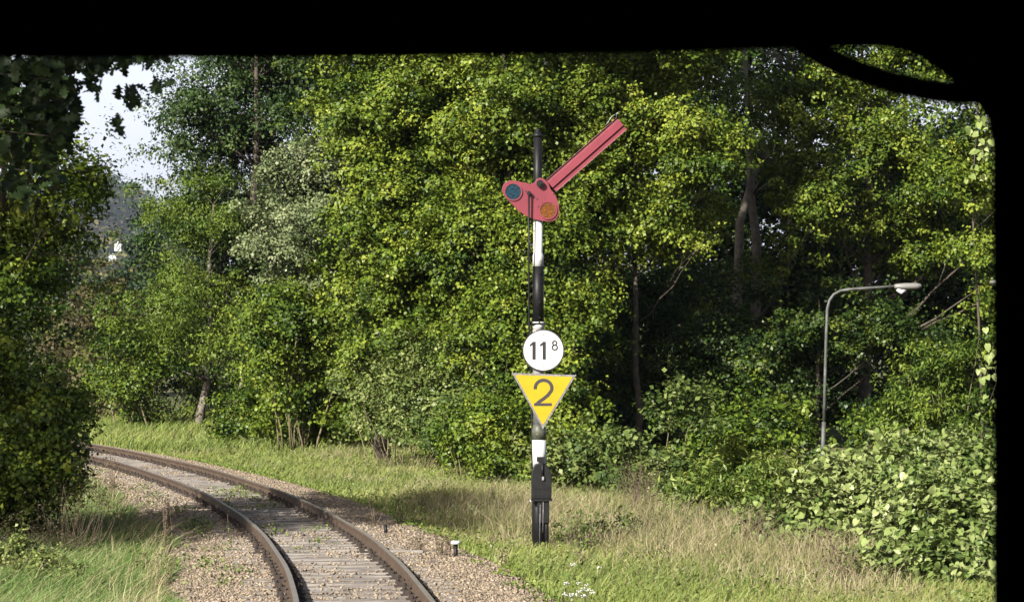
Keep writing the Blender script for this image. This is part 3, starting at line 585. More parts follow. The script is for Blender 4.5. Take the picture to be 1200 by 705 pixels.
# upright shoots with big leaves
def shoot(label, px, pyb, pyt, Y, n, size, group):
    b = at(px, pyb, Y); t = at(px, pyt, Y); b.z = min(b.z, float(ground(b.x, b.y))); root = thing('leafy_shoot', b, label, 'plant', group)
    r = random.Random(int(px)); mb = MB(); pts = wander(b, t, 6, .04, r); mb.tube(pts, [.009]*6+[.004], 5); mb.build('stem', M['stem'], root, b)
    z = rng.random(n)**.8; L = (t-b).length; ang = rng.random(n)*2*PI
    vis = max(.5, abs(at(px, pyt, Y).z-at(px, pyb, Y).z))
    zz = t.z-vis*z; out = np.stack([np.cos(ang), np.sin(ang), np.full(n, .9-.7*z.mean())], 1)
    P = np.stack([b.x+(t.x-b.x)*(1-z)+out[:, 0]*size*.45, b.y+out[:, 1]*size*.45, zz+size*.25], 1)
    nrm = np.stack([-out[:, 0]*.7, -out[:, 1]*.7, np.full(n, .8)], 1)+.25*rng.normal(size=(n, 3))
    me = leaf_mesh('foliage', P-np.array(b), nrm, size*(.7+.5*rng.random(n)), np.clip(.75+.15*rng.normal(size=n), 0, 1), 'heart', .6, T=out); link('foliage', me, M['knot'], root)
shoot('tall pale leafy shoot standing above the knotweed, right of the lamp post', 1030, 560, 506, 50, 26, .26, 'upright leafy shoots')
shoot('smaller leafy shoot right of the tall pale one', 1072, 560, 524, 49.5, 14, .17, 'upright leafy shoots')
shoot('leafy shoot close to the right window edge', 1146, 560, 516, 48.5, 18, .17, 'upright leafy shoots')
shoot('leafy shoot beside the foot of the lamp post', 972, 560, 520, 53, 16, .18, 'upright leafy shoots')
# hanging big-leaved branch at the right edge, near
def hanging(label, px, py, Y, n, sp, size, leaf='knot'):
    p = at(px, py, Y); root = thing('hanging_branch', p, label, 'branch', 'big leaved branches at the right edge')
    P = np.array([p.x, p.y, p.z])+rng.normal(size=(n, 3))*np.array([sp[0], .25, sp[1]])*Y/F*1.
    P[:, 1] = p.y+.25*rng.normal(size=n)
    nrm = rng.normal(size=(n, 3))*.5+np.array([-.3, -.8, .6])
    me = leaf_mesh('foliage', P-np.array(p), nrm, size*(.7+.5*rng.random(n)), np.clip(.7+.15*rng.normal(size=n), 0, 1), 'heart', .8, hang=1.2); link('foliage', me, M[leaf], root)
    mb = MB(); r = random.Random(3); mb.tube(wander(at(px+70, py-150, Y), at(px, py+sp[1], Y), 6, .08, r), [.03, .025, .02, .016, .012, .008, .005], 6); mb.build('stem', M['bark'], root, p)
hanging('hanging branch with big round leaves, the upper one at the right window edge', 1150, 165, 40, 46, (11, 26), .115)
hanging('hanging branch with big leaves, the lower one at the right window edge', 1160, 445, 40, 24, (7, 24), .115)

# --- left side: tree and bushes beside the track
tree('leaning_tree', 'dark leafy tree on the left beside the track, its twigs against the sky', 'tree', gb(-10, 48), at(10, 60, 48),
     [lob(10, 200, 60, 90, 48, 1.2), lob(60, 230, 40, 50, 47, .8), lob(75, 262, 35, 26, 46.5, .6), lob(0, 330, 80, 70, 48, 1.2), lob(46, 350, 36, 55, 47, .8), lob(-20, 110, 50, 60, 49, 1.1), lob(0, 450, 60, 70, 47, 1.1), lob(88, 212, 26, 16, 46.5, .4), lob(-60, 250, 60, 120, 49, 1.2)],
     M['maple'], M['bark'], 760, 60, .3, .09, xclip=-6.75, r0=.13, gap=.18, seed=50, nlimb=50, tb=(.4, .22))
S('hazel_bush', 'dense bush overhanging the grass on the left of the track', 20, 46.5, [lob(20, 430, 65, 45, 46, .9), lob(30, 505, 44, 60, 46, .8), lob(10, 560, 60, 60, 46, .9), lob(55, 548, 34, 36, 45.5, .6), lob(52, 470, 30, 36, 46, .6), lob(92, 500, 16, 13, 45.6, .3)], leaf='maple', n=460, per=55, size=.085, rc=.26, xclip=-6.75, gap=.15, tb=(.42, .25), r0=.02)
S('dead_bush', 'tangle of dead reddish brown stalks below the dense left bush', 85, 43, [lob(80, 618, 36, 34, 42, .5), lob(104, 596, 24, 30, 42, .4), lob(45, 630, 30, 24, 42, .4)], leaf='brown', n=100, per=24, size=.05, rc=.2, gap=.0, stems=90, r0=.005, bark='deadstem', tb=(.2, .2), kind='lance', aspect=.3)
S('yellow_weed', 'yellow green weeds at the bottom left corner', 25, 38, [lob(10, 672, 36, 34, 38, .5), lob(40, 685, 36, 32, 37.5, .5), lob(70, 665, 16, 18, 39, .4)], leaf='shrub', n=230, per=34, size=.055, rc=.14, gap=.0, tb=(.65, .2), r0=.005, stems=40)
tree('shade_tree', 'tall tree left of the line added out of view to shade the left bushes and the track', 'tree', (-15, 34.5, float(ground(-15, 34.5))), (-14.8, 35, 13),
     [(-14.6, 35.4, 10.5, 3., 3., 2.6), (-16, 34, 8.5, 2.6, 2.6, 2.2), (-13.2, 36.6, 9, 2, 2, 1.6)], M['maple'], M['bark'], 420, 60, .5, .14, r0=.2, gap=.05, seed=61)  # unseen tree, put here only to cast shade on bushes and track
# overhanging oak, close
ob = Vector((-7.2, 17.5, float(ground(-7.2, 17.5))))
oak = thing('oak_tree', ob, 'dark oak overhanging the line, lobed leaves silhouetted at the top left', 'tree')
mb = MB(); r = random.Random(5)
mb.tube(wander(ob+Vector((0, 0, -.2)), ob+Vector((.4, 0, 9)), 8, .05, r), [.3, .26, .24, .22, .2, .18, .15, .12, .08], 12)
tips = []
for px, py, py0 in ((20, 110, 4), (70, 95, 3.5), (150, 84, 4.6), (60, 160, 3.6), (30, 200, 3.4), (84, 150, 4), (0, 140, 4)):
    e = at(px, py, 16.6+r.uniform(-.5, .5)); sp = Vector((-7.0, 17.5, py0+1.2)); w_ = wander(sp, e, 8, .22, r)
    mb.tube(w_, [.055, .045, .035, .026, .019, .013, .008, .005, .003], 6)
    for k in range(5):
        s = w_[4+r.randrange(4)]; e2 = s+Vector((r.uniform(-.2, .2), r.uniform(-.3, .3), r.uniform(-.3, .15))); mb.tube(wander(s, e2, 3, .2, r), [.006, .005, .004, .002], 4, False); tips.append(e2)
mb.build('trunk', M['bark'], oak, ob)
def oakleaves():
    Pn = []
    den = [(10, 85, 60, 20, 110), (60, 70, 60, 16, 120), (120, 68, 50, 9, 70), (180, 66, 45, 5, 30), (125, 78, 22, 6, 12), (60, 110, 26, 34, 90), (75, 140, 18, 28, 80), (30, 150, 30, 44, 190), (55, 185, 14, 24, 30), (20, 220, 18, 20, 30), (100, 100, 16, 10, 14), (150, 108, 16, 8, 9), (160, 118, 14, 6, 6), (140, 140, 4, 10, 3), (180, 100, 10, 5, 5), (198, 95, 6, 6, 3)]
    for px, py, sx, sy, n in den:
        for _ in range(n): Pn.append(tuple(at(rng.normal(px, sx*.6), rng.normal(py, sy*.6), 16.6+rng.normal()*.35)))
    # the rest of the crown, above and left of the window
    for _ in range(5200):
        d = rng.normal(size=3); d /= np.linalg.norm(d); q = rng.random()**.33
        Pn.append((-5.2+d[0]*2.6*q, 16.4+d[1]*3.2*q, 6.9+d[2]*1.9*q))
    for _ in range(9000):  # out-of-view extension, put sunward to keep the overhanging branch in shade
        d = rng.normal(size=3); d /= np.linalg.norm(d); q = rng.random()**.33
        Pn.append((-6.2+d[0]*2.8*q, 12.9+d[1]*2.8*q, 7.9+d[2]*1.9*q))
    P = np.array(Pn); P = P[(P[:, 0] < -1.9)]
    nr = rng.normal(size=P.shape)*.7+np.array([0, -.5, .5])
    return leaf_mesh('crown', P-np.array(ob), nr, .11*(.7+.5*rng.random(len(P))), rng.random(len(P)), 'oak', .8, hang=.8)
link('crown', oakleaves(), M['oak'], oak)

# ------------------------------------------------------------------ GRASS
def blades(name, X, Y, h, wd, tint, m, label, cat='grass', lean=.35, lodir=(.25, 0)):
    n = len(X); Z = ground(X, Y)-.03
    l = lat(X, Y); k = np.abs(l) < 2.75; Z = np.where(k, np.maximum(Z, -.205-.19*np.clip((np.abs(l)-2)/.75, 0, 1)-.01), Z)
    a = rng.random(n)*2*PI; ux, uy = np.cos(a), np.sin(a)
    lx = (lean*rng.normal(size=n)+lodir[0])*h; ly = (lean*rng.normal(size=n)+lodir[1])*h
    V = np.zeros((n, 6, 3))
    for i, (t, ww) in enumerate(((0, 1), (0, 1), (.55, .8), (.55, .8), (1, .15), (1, .15))):
        sg = 1 if i % 2 else -1
        V[:, i, 0] = X+ux*wd*.5*ww*sg+lx*t*t; V[:, i, 1] = Y+uy*wd*.5*ww*sg+ly*t*t; V[:, i, 2] = Z+h*t*(1-.18*t*t)
    Q = (np.arange(n)[:, None, None]*6+np.array([(0, 1, 3, 2), (2, 3, 5, 4)])[None]).reshape(-1, 4)
    me = npmesh(name, V.reshape(-1, 3), Q, np.repeat(tint, 2)); return tag(link(name, me, m), label, cat, kind='stuff')
def scatter(n, side, l0, l1, y0, y1, pw=1.5):
    y = y0+(y1-y0)*rng.random(n)**pw; l = l0+(l1-l0)*rng.random(n); s = slope(y); q = np.sqrt(1+s*s)
    return cx(y)+side*l/q, y-side*l*s/q, l
def patch(X, Y, px, py, rx, ry):
    """how much a ground point lies in a meadow patch (patch given by where it stands: centre pixel ray on the ground)"""
    x0, y0, _ = ray_ground(px, py); return np.exp(-((X-x0)/rx)**2-((Y-y0)/ry)**2)
# right verge: green sward
X, Y, l = scatter(230000, 1, 2.1, 14, 30, 118, 1.7)
edge = 2.05+.5*nz(X, Y, 1.6)+.2*nz(X, Y, 5, 2)
dry = np.clip(patch(X, Y, 700, 625, 2.2, 7)+patch(X, Y, 880, 640, 1.6, 5)+.8*patch(X, Y, 560, 600, 1.6, 8)+.25*(nz(X, Y, .8, 4) > .62), 0, 1)
k = (l > edge) & (rng.random(len(X)) > dry*.5); X, Y, l, dry = X[k], Y[k], l[k], dry[k]; n = len(X)
h = (.10+.16*rng.random(n)+.14*nz(X, Y, .9, 1)*rng.random(n))*np.clip(.45+(l-2.2)*.5, .35, 1)
blades('meadow_grass', X, Y, h, .008+.006*rng.random(n)+.00012*Y, np.clip(.35+.35*nz(X, Y, .7, 3)+.15*rng.normal(size=n)+.15*dry, 0, 1), M['grass'], 'green grass on the verge right of the track')
# dry tall grass
X, Y, l = scatter(260000, 1, 2.4, 12, 30, 100, 1.6)
dry = np.clip(.9*patch(X, Y, 700, 622, 2.4, 6)+patch(X, Y, 880, 645, 1.8, 5)+.6*patch(X, Y, 1000, 690, .8, 3)+.8*patch(X, Y, 560, 600, 1.6, 8)+.40*nz(X, Y, 1.1, 5)+.25*patch(X, Y, 180, 515, 6, 8)+.2*patch(X, Y, 450, 545, 3, 12), 0, 1)
k = rng.random(len(X)) < dry*.7; X, Y, l, dry = X[k], Y[k], l[k], dry[k]; n = len(X)
blades('dry_grass', X, Y, (.12+.52*rng.random(n)**1.9*dry*(.5+nz(X, Y, 2.6, 7))+.1*rng.random(n))*np.clip((l-2.2)*.8, .3, 1)*(1-.55*np.exp(-((X-.43)**2+((Y-45)/1.5)**2)/.8)), .004+.004*rng.random(n)+.00006*Y, np.clip(.1+.55*nz(X, Y, 1.9, 6)+.25*rng.normal(size=n), 0, 1), M['drygrass'], 'tall dry tan grass around the signal mast', lean=.45, lodir=(.1, 0))
# far green bank
X = -34+40*rng.random(60000); Y = 84+34*rng.random(60000); lt = lat(X, Y); k = (lt > 2.4); X, Y = X[k], Y[k]; n = len(X)
blades('bank_grass', X, Y, .25+.35*rng.random(n), .022+.015*rng.random(n), np.clip(.35+.4*nz(X, Y, .35, 3)+.2*rng.normal(size=n), 0, 1), M['grass'], 'rough grass bank beyond the bend of the track')
# left verge: vivid green long grass with seed heads
X, Y, l = scatter(150000, -1, 1.9, 7.5, 31, 80, 1.5)
edge = 2.0+.5*nz(X, Y, 1.6); k = (l > edge); X, Y, l = X[k], Y[k], l[k]; n = len(X)
h = (.2+.3*rng.random(n))*np.clip(.4+(l-2.)*.6, .4, 1.1)
blades('verge_grass', X, Y, h, .008+.006*rng.random(n)+.0001*Y, np.clip(.3+.35*nz(X, Y, 1, 3)+.18*rng.normal(size=n), 0, 1), M['grassvivid'], 'long vivid green grass left of the track', lodir=(.35, .1))
X, Y, l = scatter(7000, -1, 2.3, 6, 31, 75, 1.5); n = len(X)
blades('seeding_grass', X, Y, .4+.3*rng.random(n), .006+.004*rng.random(n), np.clip(.45+.2*rng.normal(size=n), 0, 1), M['drygrass'], 'dry seeding stalks in the left verge grass', lodir=(.4, .1))
# sparse weeds in the four foot and along the ballast edge
def weeds(name, n, box, label, m, size=.05, h=.12):
    cen = [(rng.uniform(*box[0]), rng.uniform(*box[1])) for _ in range(n)]
    Pp = []
    for l, y in cen:
        X, Y = track_pt(y, l)
        for _ in range(rng.integers(15, 60)): Pp.append((X+rng.normal()*.13, Y+rng.normal()*.2, -.2-.19*min(1, max(0, (abs(l)-2)/.75))+rng.random()*h))
    P = np.array(Pp); nr = rng.normal(size=P.shape)*.6+np.array([0, -.2, .8])
    tag(link(name, leaf_mesh(name, P, nr, size*(.6+.8*rng.random(len(P))), np.clip(.5+.25*rng.normal(size=len(P)), 0, 1), 'kite', .6), m), label, 'weeds', kind='stuff')
weeds('track_weeds', 22, ((-.6, .6), (38, 60)), 'small green weeds growing between the rails', M['fresh'])
weeds('cess_weeds', 44, ((-2.4, -1.3), (36, 70)), 'low weeds on the gravel left of the rails', M['shrub'])
weeds('edge_weeds', 70, ((2.0, 2.7), (32, 80)), 'creeping weeds along the right edge of the gravel', M['fresh'], .05, .08)

def herbs(name, n, l0, l1, y0, y1, m, label, size, h, side=1):
    X, Y, l = scatter(n, side, l0, l1, y0, y1, 1.5); q = rng.integers(10, 45, n); j = np.repeat(np.arange(n), q); m_ = len(j)
    rad = (.08+.22*rng.random(n))[j]; P = np.stack([X[j]+rng.normal(size=m_)*rad, Y[j]+rng.normal(size=m_)*rad, ground(X[j], Y[j])+h*rng.random(m_)*(.4+rng.random(n))[j]], 1)
    nr = rng.normal(size=P.shape)*.6+np.array([0, -.2, .8]); t = np.clip((.2+.6*rng.random(n))[j]+.15*rng.normal(size=m_), 0, 1)
    tag(link(name, leaf_mesh(name, P, nr, size*(.5+.9*rng.random(m_)), t, 'kite', .6), m), label, 'herbs', kind='stuff')
herbs('meadow_herbs', 900, 2.6, 11, 31, 95, M['shrub'], 'broad leaved herbs mixed into the right verge', .055, .28)
herbs('verge_herbs', 260, 2.6, 6.5, 31, 60, M['shrub'], 'broad leaved herbs mixed into the left verge', .05, .25, -1)
# individual tall weeds on the verge
def tallweed(label, px, py, hpx, leaf, n=70, size=.05, wide=.12, group='tall weeds on the verge', stalks=6, bark='deadstem'):
    x, y, z = ray_ground(px, py); sc = y/F; H = hpx*sc; root = thing('tall_weed', (x, y, z), label, 'weed', group)
    mb = MB(); r = random.Random(int(px*7+py)); Pp = []
    for k in range(stalks):
        b = Vector((r.gauss(0, .05), r.gauss(0, .05), -.03)); e = Vector((r.gauss(0, wide), r.gauss(0, wide), H*r.uniform(.7, 1))); w_ = wander(b, e, 5, .06, r)
        mb.tube(w_, [.006, .005, .005, .004, .003, .002], 4, False)
        for _ in range(n//stalks):
            t = r.random(); q = b.lerp(e, t); Pp.append((q.x+r.gauss(0, wide*.35), q.y+r.gauss(0, wide*.35), q.z+r.gauss(0, .03)))
    mb.build('stems', M[bark], root)
    P = np.array(Pp); link('foliage', leaf_mesh('foliage', P, rng.normal(size=P.shape)*.7+np.array([0, -.2, .6]), size*(.6+.8*rng.random(len(P))), np.clip(.4+.25*rng.normal(size=len(P)), 0, 1), 'lance', .45), M[leaf], root)
tallweed('bushy greenish weed just right of the mast foot', 685, 652, 60, 'shrub', 420, .06, .22, stalks=16)
tallweed('grey feathery dry weed in front of the glossy shrub', 745, 606, 66, 'brown', 260, .05, .2, stalks=16)
tallweed('second feathery dry weed right of the first, before the shrub', 765, 600, 50, 'drygrass', 160, .05, .18, stalks=12)
tallweed('dark thin weed on the ballast edge left of the mast', 440, 618, 40, 'brown', 60, .05, .08, stalks=4)
tallweed('dark weed with leaves at the ballast edge, left of the white capped peg', 468, 614, 34, 'shrub', 150, .06, .14, stalks=6)
tallweed('reddish dry weed before the knotweed bush', 990, 688, 62, 'brown', 260, .045, .22, stalks=18)
tallweed('dry stalks between the fresh green patch and the knotweed', 885, 642, 60, 'brown', 200, .05, .18, stalks=16)
tallweed('thin dry stalk standing in the left gravel', 268, 640, 45, 'shrub', 36, .05, .05, stalks=1)
tallweed('dark thin weed at the grass edge on the left of the gravel', 196, 650, 66, 'brown', 120, .045, .06, stalks=7)
tallweed('dark dead stalk rising above the left grass beside the far rails', 133, 590, 72, 'brown', 110, .05, .13, stalks=6)
tallweed('brown dock stalks in the grass below the left bush', 165, 640, 40, 'brown', 90, .04, .12, stalks=7)
tallweed('dark weed hugging the gravel edge on the left, nearest the bottom', 192, 700, 60, 'brown', 150, .045, .08, stalks=9)
tallweed('thin brown weed at the gravel edge left of the shaded ballast', 200, 625, 50, 'brown', 110, .045, .07, stalks=7)
tallweed('small green weed on the shaded gravel left of the inner rail', 238, 626, 18, 'shrub', 110, .05, .12, stalks=4)
tallweed('weed with fresh leaves between grass and gravel at bottom left', 175, 680, 40, 'fresh', 120, .06, .15, stalks=6)
rr_ = random.Random(21)
for i in range(26):
    px = rr_.uniform(480, 1020); py = rr_.uniform(585, 668)
    if abs(px-634) < 14: px += 40
    side = 'left' if px < 620 else 'right'; dx = int(abs(px-632)/17)+1
    kind_ = rr_.choice(['dry brownish', 'greenish', 'pale straw']); where = 'nearer the gravel' if py > 640 else ('level with the mast foot' if py > 615 else 'near the shrubs')
    tallweed('%s weed %s, about %d mast widths %s of the mast' % (kind_, where, dx, side), px, py, rr_.uniform(16, 34), {'d': 'brown', 'g': 'shrub', 'p': 'drygrass'}[kind_[0]], rr_.randrange(50, 150), .045, rr_.uniform(.06, .16), stalks=rr_.randrange(4, 12))
# yarrow
for i, (px, py, hp) in enumerate([(662, 703, 9), (668, 704, 13), (673, 703, 11), (684, 705, 14), (678, 700, 18), (683, 697, 22), (689, 698, 20), (694, 700, 15), (688, 692, 26), (679, 690, 24), (702, 672, 12), (671, 668, 10), (664, 690, 8)]):
    x, y, z = ray_ground(px, py+22); z2 = at(px, py-14+8, y).z
    root = thing('yarrow', (x, y, z), 'white flat topped yarrow flower in the grass right of the mast foot', 'flower', 'white yarrow flowers in the grass')
    mb = MB(); mb.tube([(0, 0, 0), (.01, 0, (z2-z)*.6), (0, 0, z2-z)], .003, 4); mb.build('stem', M['stem'], root)
    mb = MB(); r = random.Random(i)
    for k in range(9):
        a = r.random()*2*PI; q = r.random()**.5*.03; c = Vector((q*math.cos(a), q*math.sin(a), z2-z+r.uniform(-.01, .025)))
        mb.tube([c, c+Vector((0, 0, .012))], [.010, .007], 6)
    mb.build('flower_head', M['flower'], root)

# ------------------------------------------------------------------ SIGNAL
SY = 46.0
mx_, my_, mz_ = (632-600)*SY/F, SY, float(ground((632-600)*SY/F, SY))
def sp(px, py, dy=0): return Vector(((px-600)*SY/F-mx_, dy, CAMZ-(py-HOR)*SY/F-mz_))
px1 = SY/F
sig = thing('semaphore_signal', (mx_, my_, mz_), 'railway semaphore with raised red arm on a black and white banded mast', 'railway signal')
def band(name, m, p0, p1, r0, r1, n=20, top=False):
    mb = MB(); a = sp(*p0); b = sp(*p1); mb.tube([a, b], [r0*px1, r1*px1], n); return mb.build(name, m, sig)
mb = MB(); a = sp(632, 655); a.z = -.2; mb.tube([a, sp(631.8, 548)], 8.6*px1, 20); mb.tube([sp(632, 642)+Vector((0, 0, 0)), sp(632, 638)], 10*px1, 20); mb.build('mast_section', M['black'], sig)
band('mast_section', M['white'], (631.8, 548), (631.6, 515), 8.4, 8.4)
mb = MB(); mb.tube([sp(631.6, 515), sp(631.5, 504), sp(631.4, 501), sp(631.3, 497)], [8.5*px1, 8.5*px1, 7.6*px1, 6.6*px1], 20); mb.build('mast_section', M['olive'], sig)
band('mast_section', M['galv'], (631.3, 497), (631.1, 438), 6.4, 6.4)
band('mast_section', M['white'], (631.1, 438), (630.9, 387), 6.6, 6.6)
mb = MB(); mb.tube([sp(630.9, 387), sp(630.9, 384), sp(630.9, 383.8), sp(630.9, 377)], [6.6*px1, 6.6*px1, 7*px1, 7*px1], 20); mb.build('mast_section', M['white'], sig)
band('mast_section', M['black'], (630.9, 377), (630.7, 312), 6.5, 6.4)
mb = MB(); mb.tube([sp(630.7, 312), sp(630.7, 300), sp(630.7, 298), sp(630.6, 296.5), sp(630.4, 256)], [6.5*px1, 6.5*px1, 6*px1, 5.4*px1, 5.2*px1], 20); mb.build('mast_section', M['white'], sig)
mb = MB(); mb.tube([sp(630.4, 256), sp(630.2, 161)], [5.2*px1, 4.8*px1], 20); mb.build('mast_section', M['black'], sig)
mb = MB(); mb.tube([sp(630.2, 161), sp(630.2, 160), sp(630.2, 157.5), sp(630.2, 156.5), sp(630.2, 152), sp(630.2, 149.5)], [4.6*px1, 6*px1, 6*px1, 4.4*px1, 2.2*px1, 1.2*px1], 20); mb.build('mast_cap', M['black'], sig)
mb = MB()
for py in (378, 372, 320, 354):
    mb.tube([sp(632, py, -6.4*px1), sp(632, py, -8*px1)], 1.1*px1, 8)
mb.box(sp(631, 379), (16*px1, 15*px1, 2*px1)); mb.build('mast_bracket', M['black'], sig)
# spectacle plate, traced at its real place and given thickness
k = 906/180
pl = [(92, 478), (94, 452), (104, 432), (124, 418), (150, 412), (200, 420), (262, 433), (284, 425), (296, 405), (316, 396), (338, 402), (362, 425), (382, 470), (404, 492), (420, 530), (428, 570), (428, 605), (418, 632), (398, 648), (370, 654), (330, 650), (280, 640), (235, 622), (190, 592), (150, 550), (112, 512)]
pts = [(sp(570+x/k, 130+y/k).x, sp(570+x/k, 130+y/k).z) for x, y in pl][::-1]
PY = -9*px1
arm = mb = MB(); mb.prism(pts, PY-.006, PY+.006)
o_arm = mb.build('arm_plate', M['red'], sig, bevel=.003)
def ring(cxp, cyp, r_in, r_out, y0, y1, m, name, parent):
    c = sp(cxp, cyp); mb = MB(); n = 36; vs = []
    for rr, y in ((r_out, y1), (r_out, y0), (r_in, y0), (r_in, y1)):
        for i in range(n): a = 2*PI*i/n; vs.append((c.x+rr*px1*math.cos(a), y, c.z+rr*px1*math.sin(a)))
    fs = [(j*n+i, j*n+(i+1) % n, ((j+1) % 4)*n+(i+1) % n, ((j+1) % 4)*n+i) for j in range(4) for i in range(n)]
    mb.add(vs, fs); return mb.build(name, m, parent)
def disc(c, r, y0, y1, m, name, parent, n=36, bevel=0):
    mb = MB(); mb.prism([(c.x+r*px1*math.cos(2*PI*i/n), c.z+r*px1*math.sin(2*PI*i/n)) for i in range(n)], y0, y1); return mb.build(name, m, parent, bevel=bevel)
for (a, b, m, lb) in ((570+158/k, 130+479/k, 'blueglass', 'round dark blue lens'), (570+363/k, 130+588/k, 'amberglass', 'round amber lens')):
    ring(a, b, 9.2, 10.8, PY-.028, PY-.004, M['red'], 'lens_rim', sig)
    o = disc(sp(a, b), 9.4, PY-.016, PY-.0062, M[m], 'lens', sig); o['label'] = lb
# the arm: a pressed channel with folded flanges and a centre ridge
A0 = sp(570+386/k, 130+440/k); A1 = sp(570+797/k, 130+78/k); ax = (A1-A0); L = ax.length; ax.normalize(); ay = Vector((0, 1, 0)); az = Vector((-ax.z, 0, ax.x))
if az.z < 0: az = -az
hw = 9.2*px1
secp = [(-hw, -.045), (-hw+.006, -.045), (-hw+.006, -.004), (-hw*.42, -.004), (-hw*.30, -.036), (hw*.62, -.036), (hw*.74, -.004), (hw-.006, -.004), (hw-.006, -.03), (hw, -.03), (hw, .006), (-hw, .006)]
mb = MB(); vs = []
for t in (-.02, L):
    for w_, y in secp: q = A0+ax*t+az*w_; vs.append((q.x, PY+y, q.z))
n = len(secp); fs = [(i, (i+1) % n, n+(i+1) % n, n+i) for i in range(n)]
mb.add(vs, fs+[tuple(range(n)), tuple(range(2*n-1, n-1, -1))]); mb.build('signal_arm', M['red'], sig, bevel=.002)
# rivets on the lower flange
mb = MB()
for i in range(9):
    q = A0+ax*(L*(.08+.105*i))+az*(-hw*1.0); mb.tube([(q.x, PY-.047, q.z), (q.x, PY-.052, q.z)], .006, 6)
mb.build('rivet_row', M['edge'], sig)
# wires at the tip of the arm
mb = MB()
t1 = sp(570+765/k, 130+42/k); mb.tube([t1+Vector((0, PY, 0)), sp(570+768/k, 130+18/k, PY), sp(570+785/k, 130+8/k, PY)], .005, 5)
mb.tube([sp(570+768/k, 130+18/k, PY), sp(570+735/k, 130+40/k, PY), sp(570+712/k, 130+75/k, PY), sp(570+700/k, 130+90/k, PY)], .005, 5)
mb.build('wire', M['galv'], sig)
# pivot boss, crank pin, rod
c = sp(570+316/k, 130+432/k); mb = MB(); mb.tube([(c.x, PY-.09, c.z), (c.x, PY+.1, c.z)], 4.2*px1, 14); mb.tube([(c.x, PY-.11, c.z), (c.x, PY-.09, c.z)], [2.4*px1, 2.6*px1], 6); mb.build('pivot', M['black'], sig)
c = sp(570+250/k, 130+487/k); mb = MB(); mb.tube([(c.x, PY-.10, c.z), (c.x, PY, c.z)], 2.3*px1, 10); mb.build('crank_pin', M['black'], sig)
mb = MB(); mb.tube([sp(570+250/k, 130+487/k, PY-.085), sp(619.5, 300, PY-.07), sp(620.2, 385, -.06), sp(622, 440, .01), sp(623.5, 500, 0), sp(624, 560, -.05)], 1.1*px1, 8); mb.build('operating_rod', M['black'], sig)
mb = MB(); c = sp(620.3, 380); mb.box((c.x+.06, -.03, c.z), (.17, .03, .03)); mb.build('rod_guide', M['black'], sig)
mb = MB()
for a, b in ((232, 474), (308, 566), (330, 545), (300, 522), (398, 492), (410, 475)):
    q = sp(570+a/k, 130+b/k); mb.tube([(q.x, PY-.012, q.z), (q.x, PY-.006, q.z)], 1.0*px1, 6)
mb.build('rivets', M['signblack'], sig)
# operating box low on the mast
bxp = [(622.5, 583), (646, 583), (646.3, 556), (644.5, 549), (640, 543), (633.5, 541), (627, 543), (623.5, 549), (622.3, 558)]
mb = MB(); mb.prism([(sp(x, y).x, sp(x, y).z) for x, y in bxp], -8.6*px1-.16, -6*px1); box = mb.build('operating_box', M['black'], sig, bevel=.012)
mb = MB(); c = sp(633.5, 537); mb.box((c.x, -8.6*px1-.05, c.z), (9*px1, .09, 5*px1)); c = sp(635.5, 552); mb.tube([(c.x, -8.6*px1-.175, sp(0, 541).z), (c.x, -8.6*px1-.175, sp(0, 558).z)], 1.4*px1, 8); mb.build('box_hinge', M['black'], box)
mb = MB(); c = sp(636, 559); mb.box((c.x, -8.6*px1-.19, c.z), (2.4*px1, .02, 4*px1)); mb.build('padlock', M['galv'], box)
mb = MB(); 
for xx_ in (627, 632, 637, 642):
    for yy_ in (571, 579): c = sp(xx_, yy_); mb.tube([(c.x, -8.6*px1-.172, c.z), (c.x, -8.6*px1-.16, c.z)], .012, 6)
mb.build('bolts', M['black'], box)
mb = MB(); mb.box(sp(634.5, 584.5, -8.6*px1-.08), (25*px1, .15, 2.5*px1)); mb.build('box_base', M['black'], box)
mb = MB(); c = sp(636.5, 598); mb.box((c.x, -8.6*px1-.07, c.z), (14*px1, .1, 26*px1)); a = sp(640, 585); mb.tube([(a.x, -8.6*px1-.05, a.z), (a.x+.01, -8.6*px1-.05, -.1)], 2.6*px1, 10); a = sp(636, 610); mb.build('lever_gear', M['black'], sig)
mb = MB(); a = sp(633, 590); b = sp(632, 640); mb.tube([(a.x, -8.6*px1-.13, a.z), (b.x, -8.6*px1-.10, b.z)], .45*px1, 6); mb.tube([(sp(636.5, 0).x, -8.6*px1-.13, sp(0, 585).z), (sp(636, 0).x, -8.6*px1-.12, sp(0, 622).z)], .45*px1, 6); mb.build('signal_wire', M['edge'], sig)
mb = MB(); mb.box(sp(623.5, 585.3, -8.6*px1-.1), (5*px1, .04, 2.2*px1)); mb.build('white_tag', M['white'], sig)

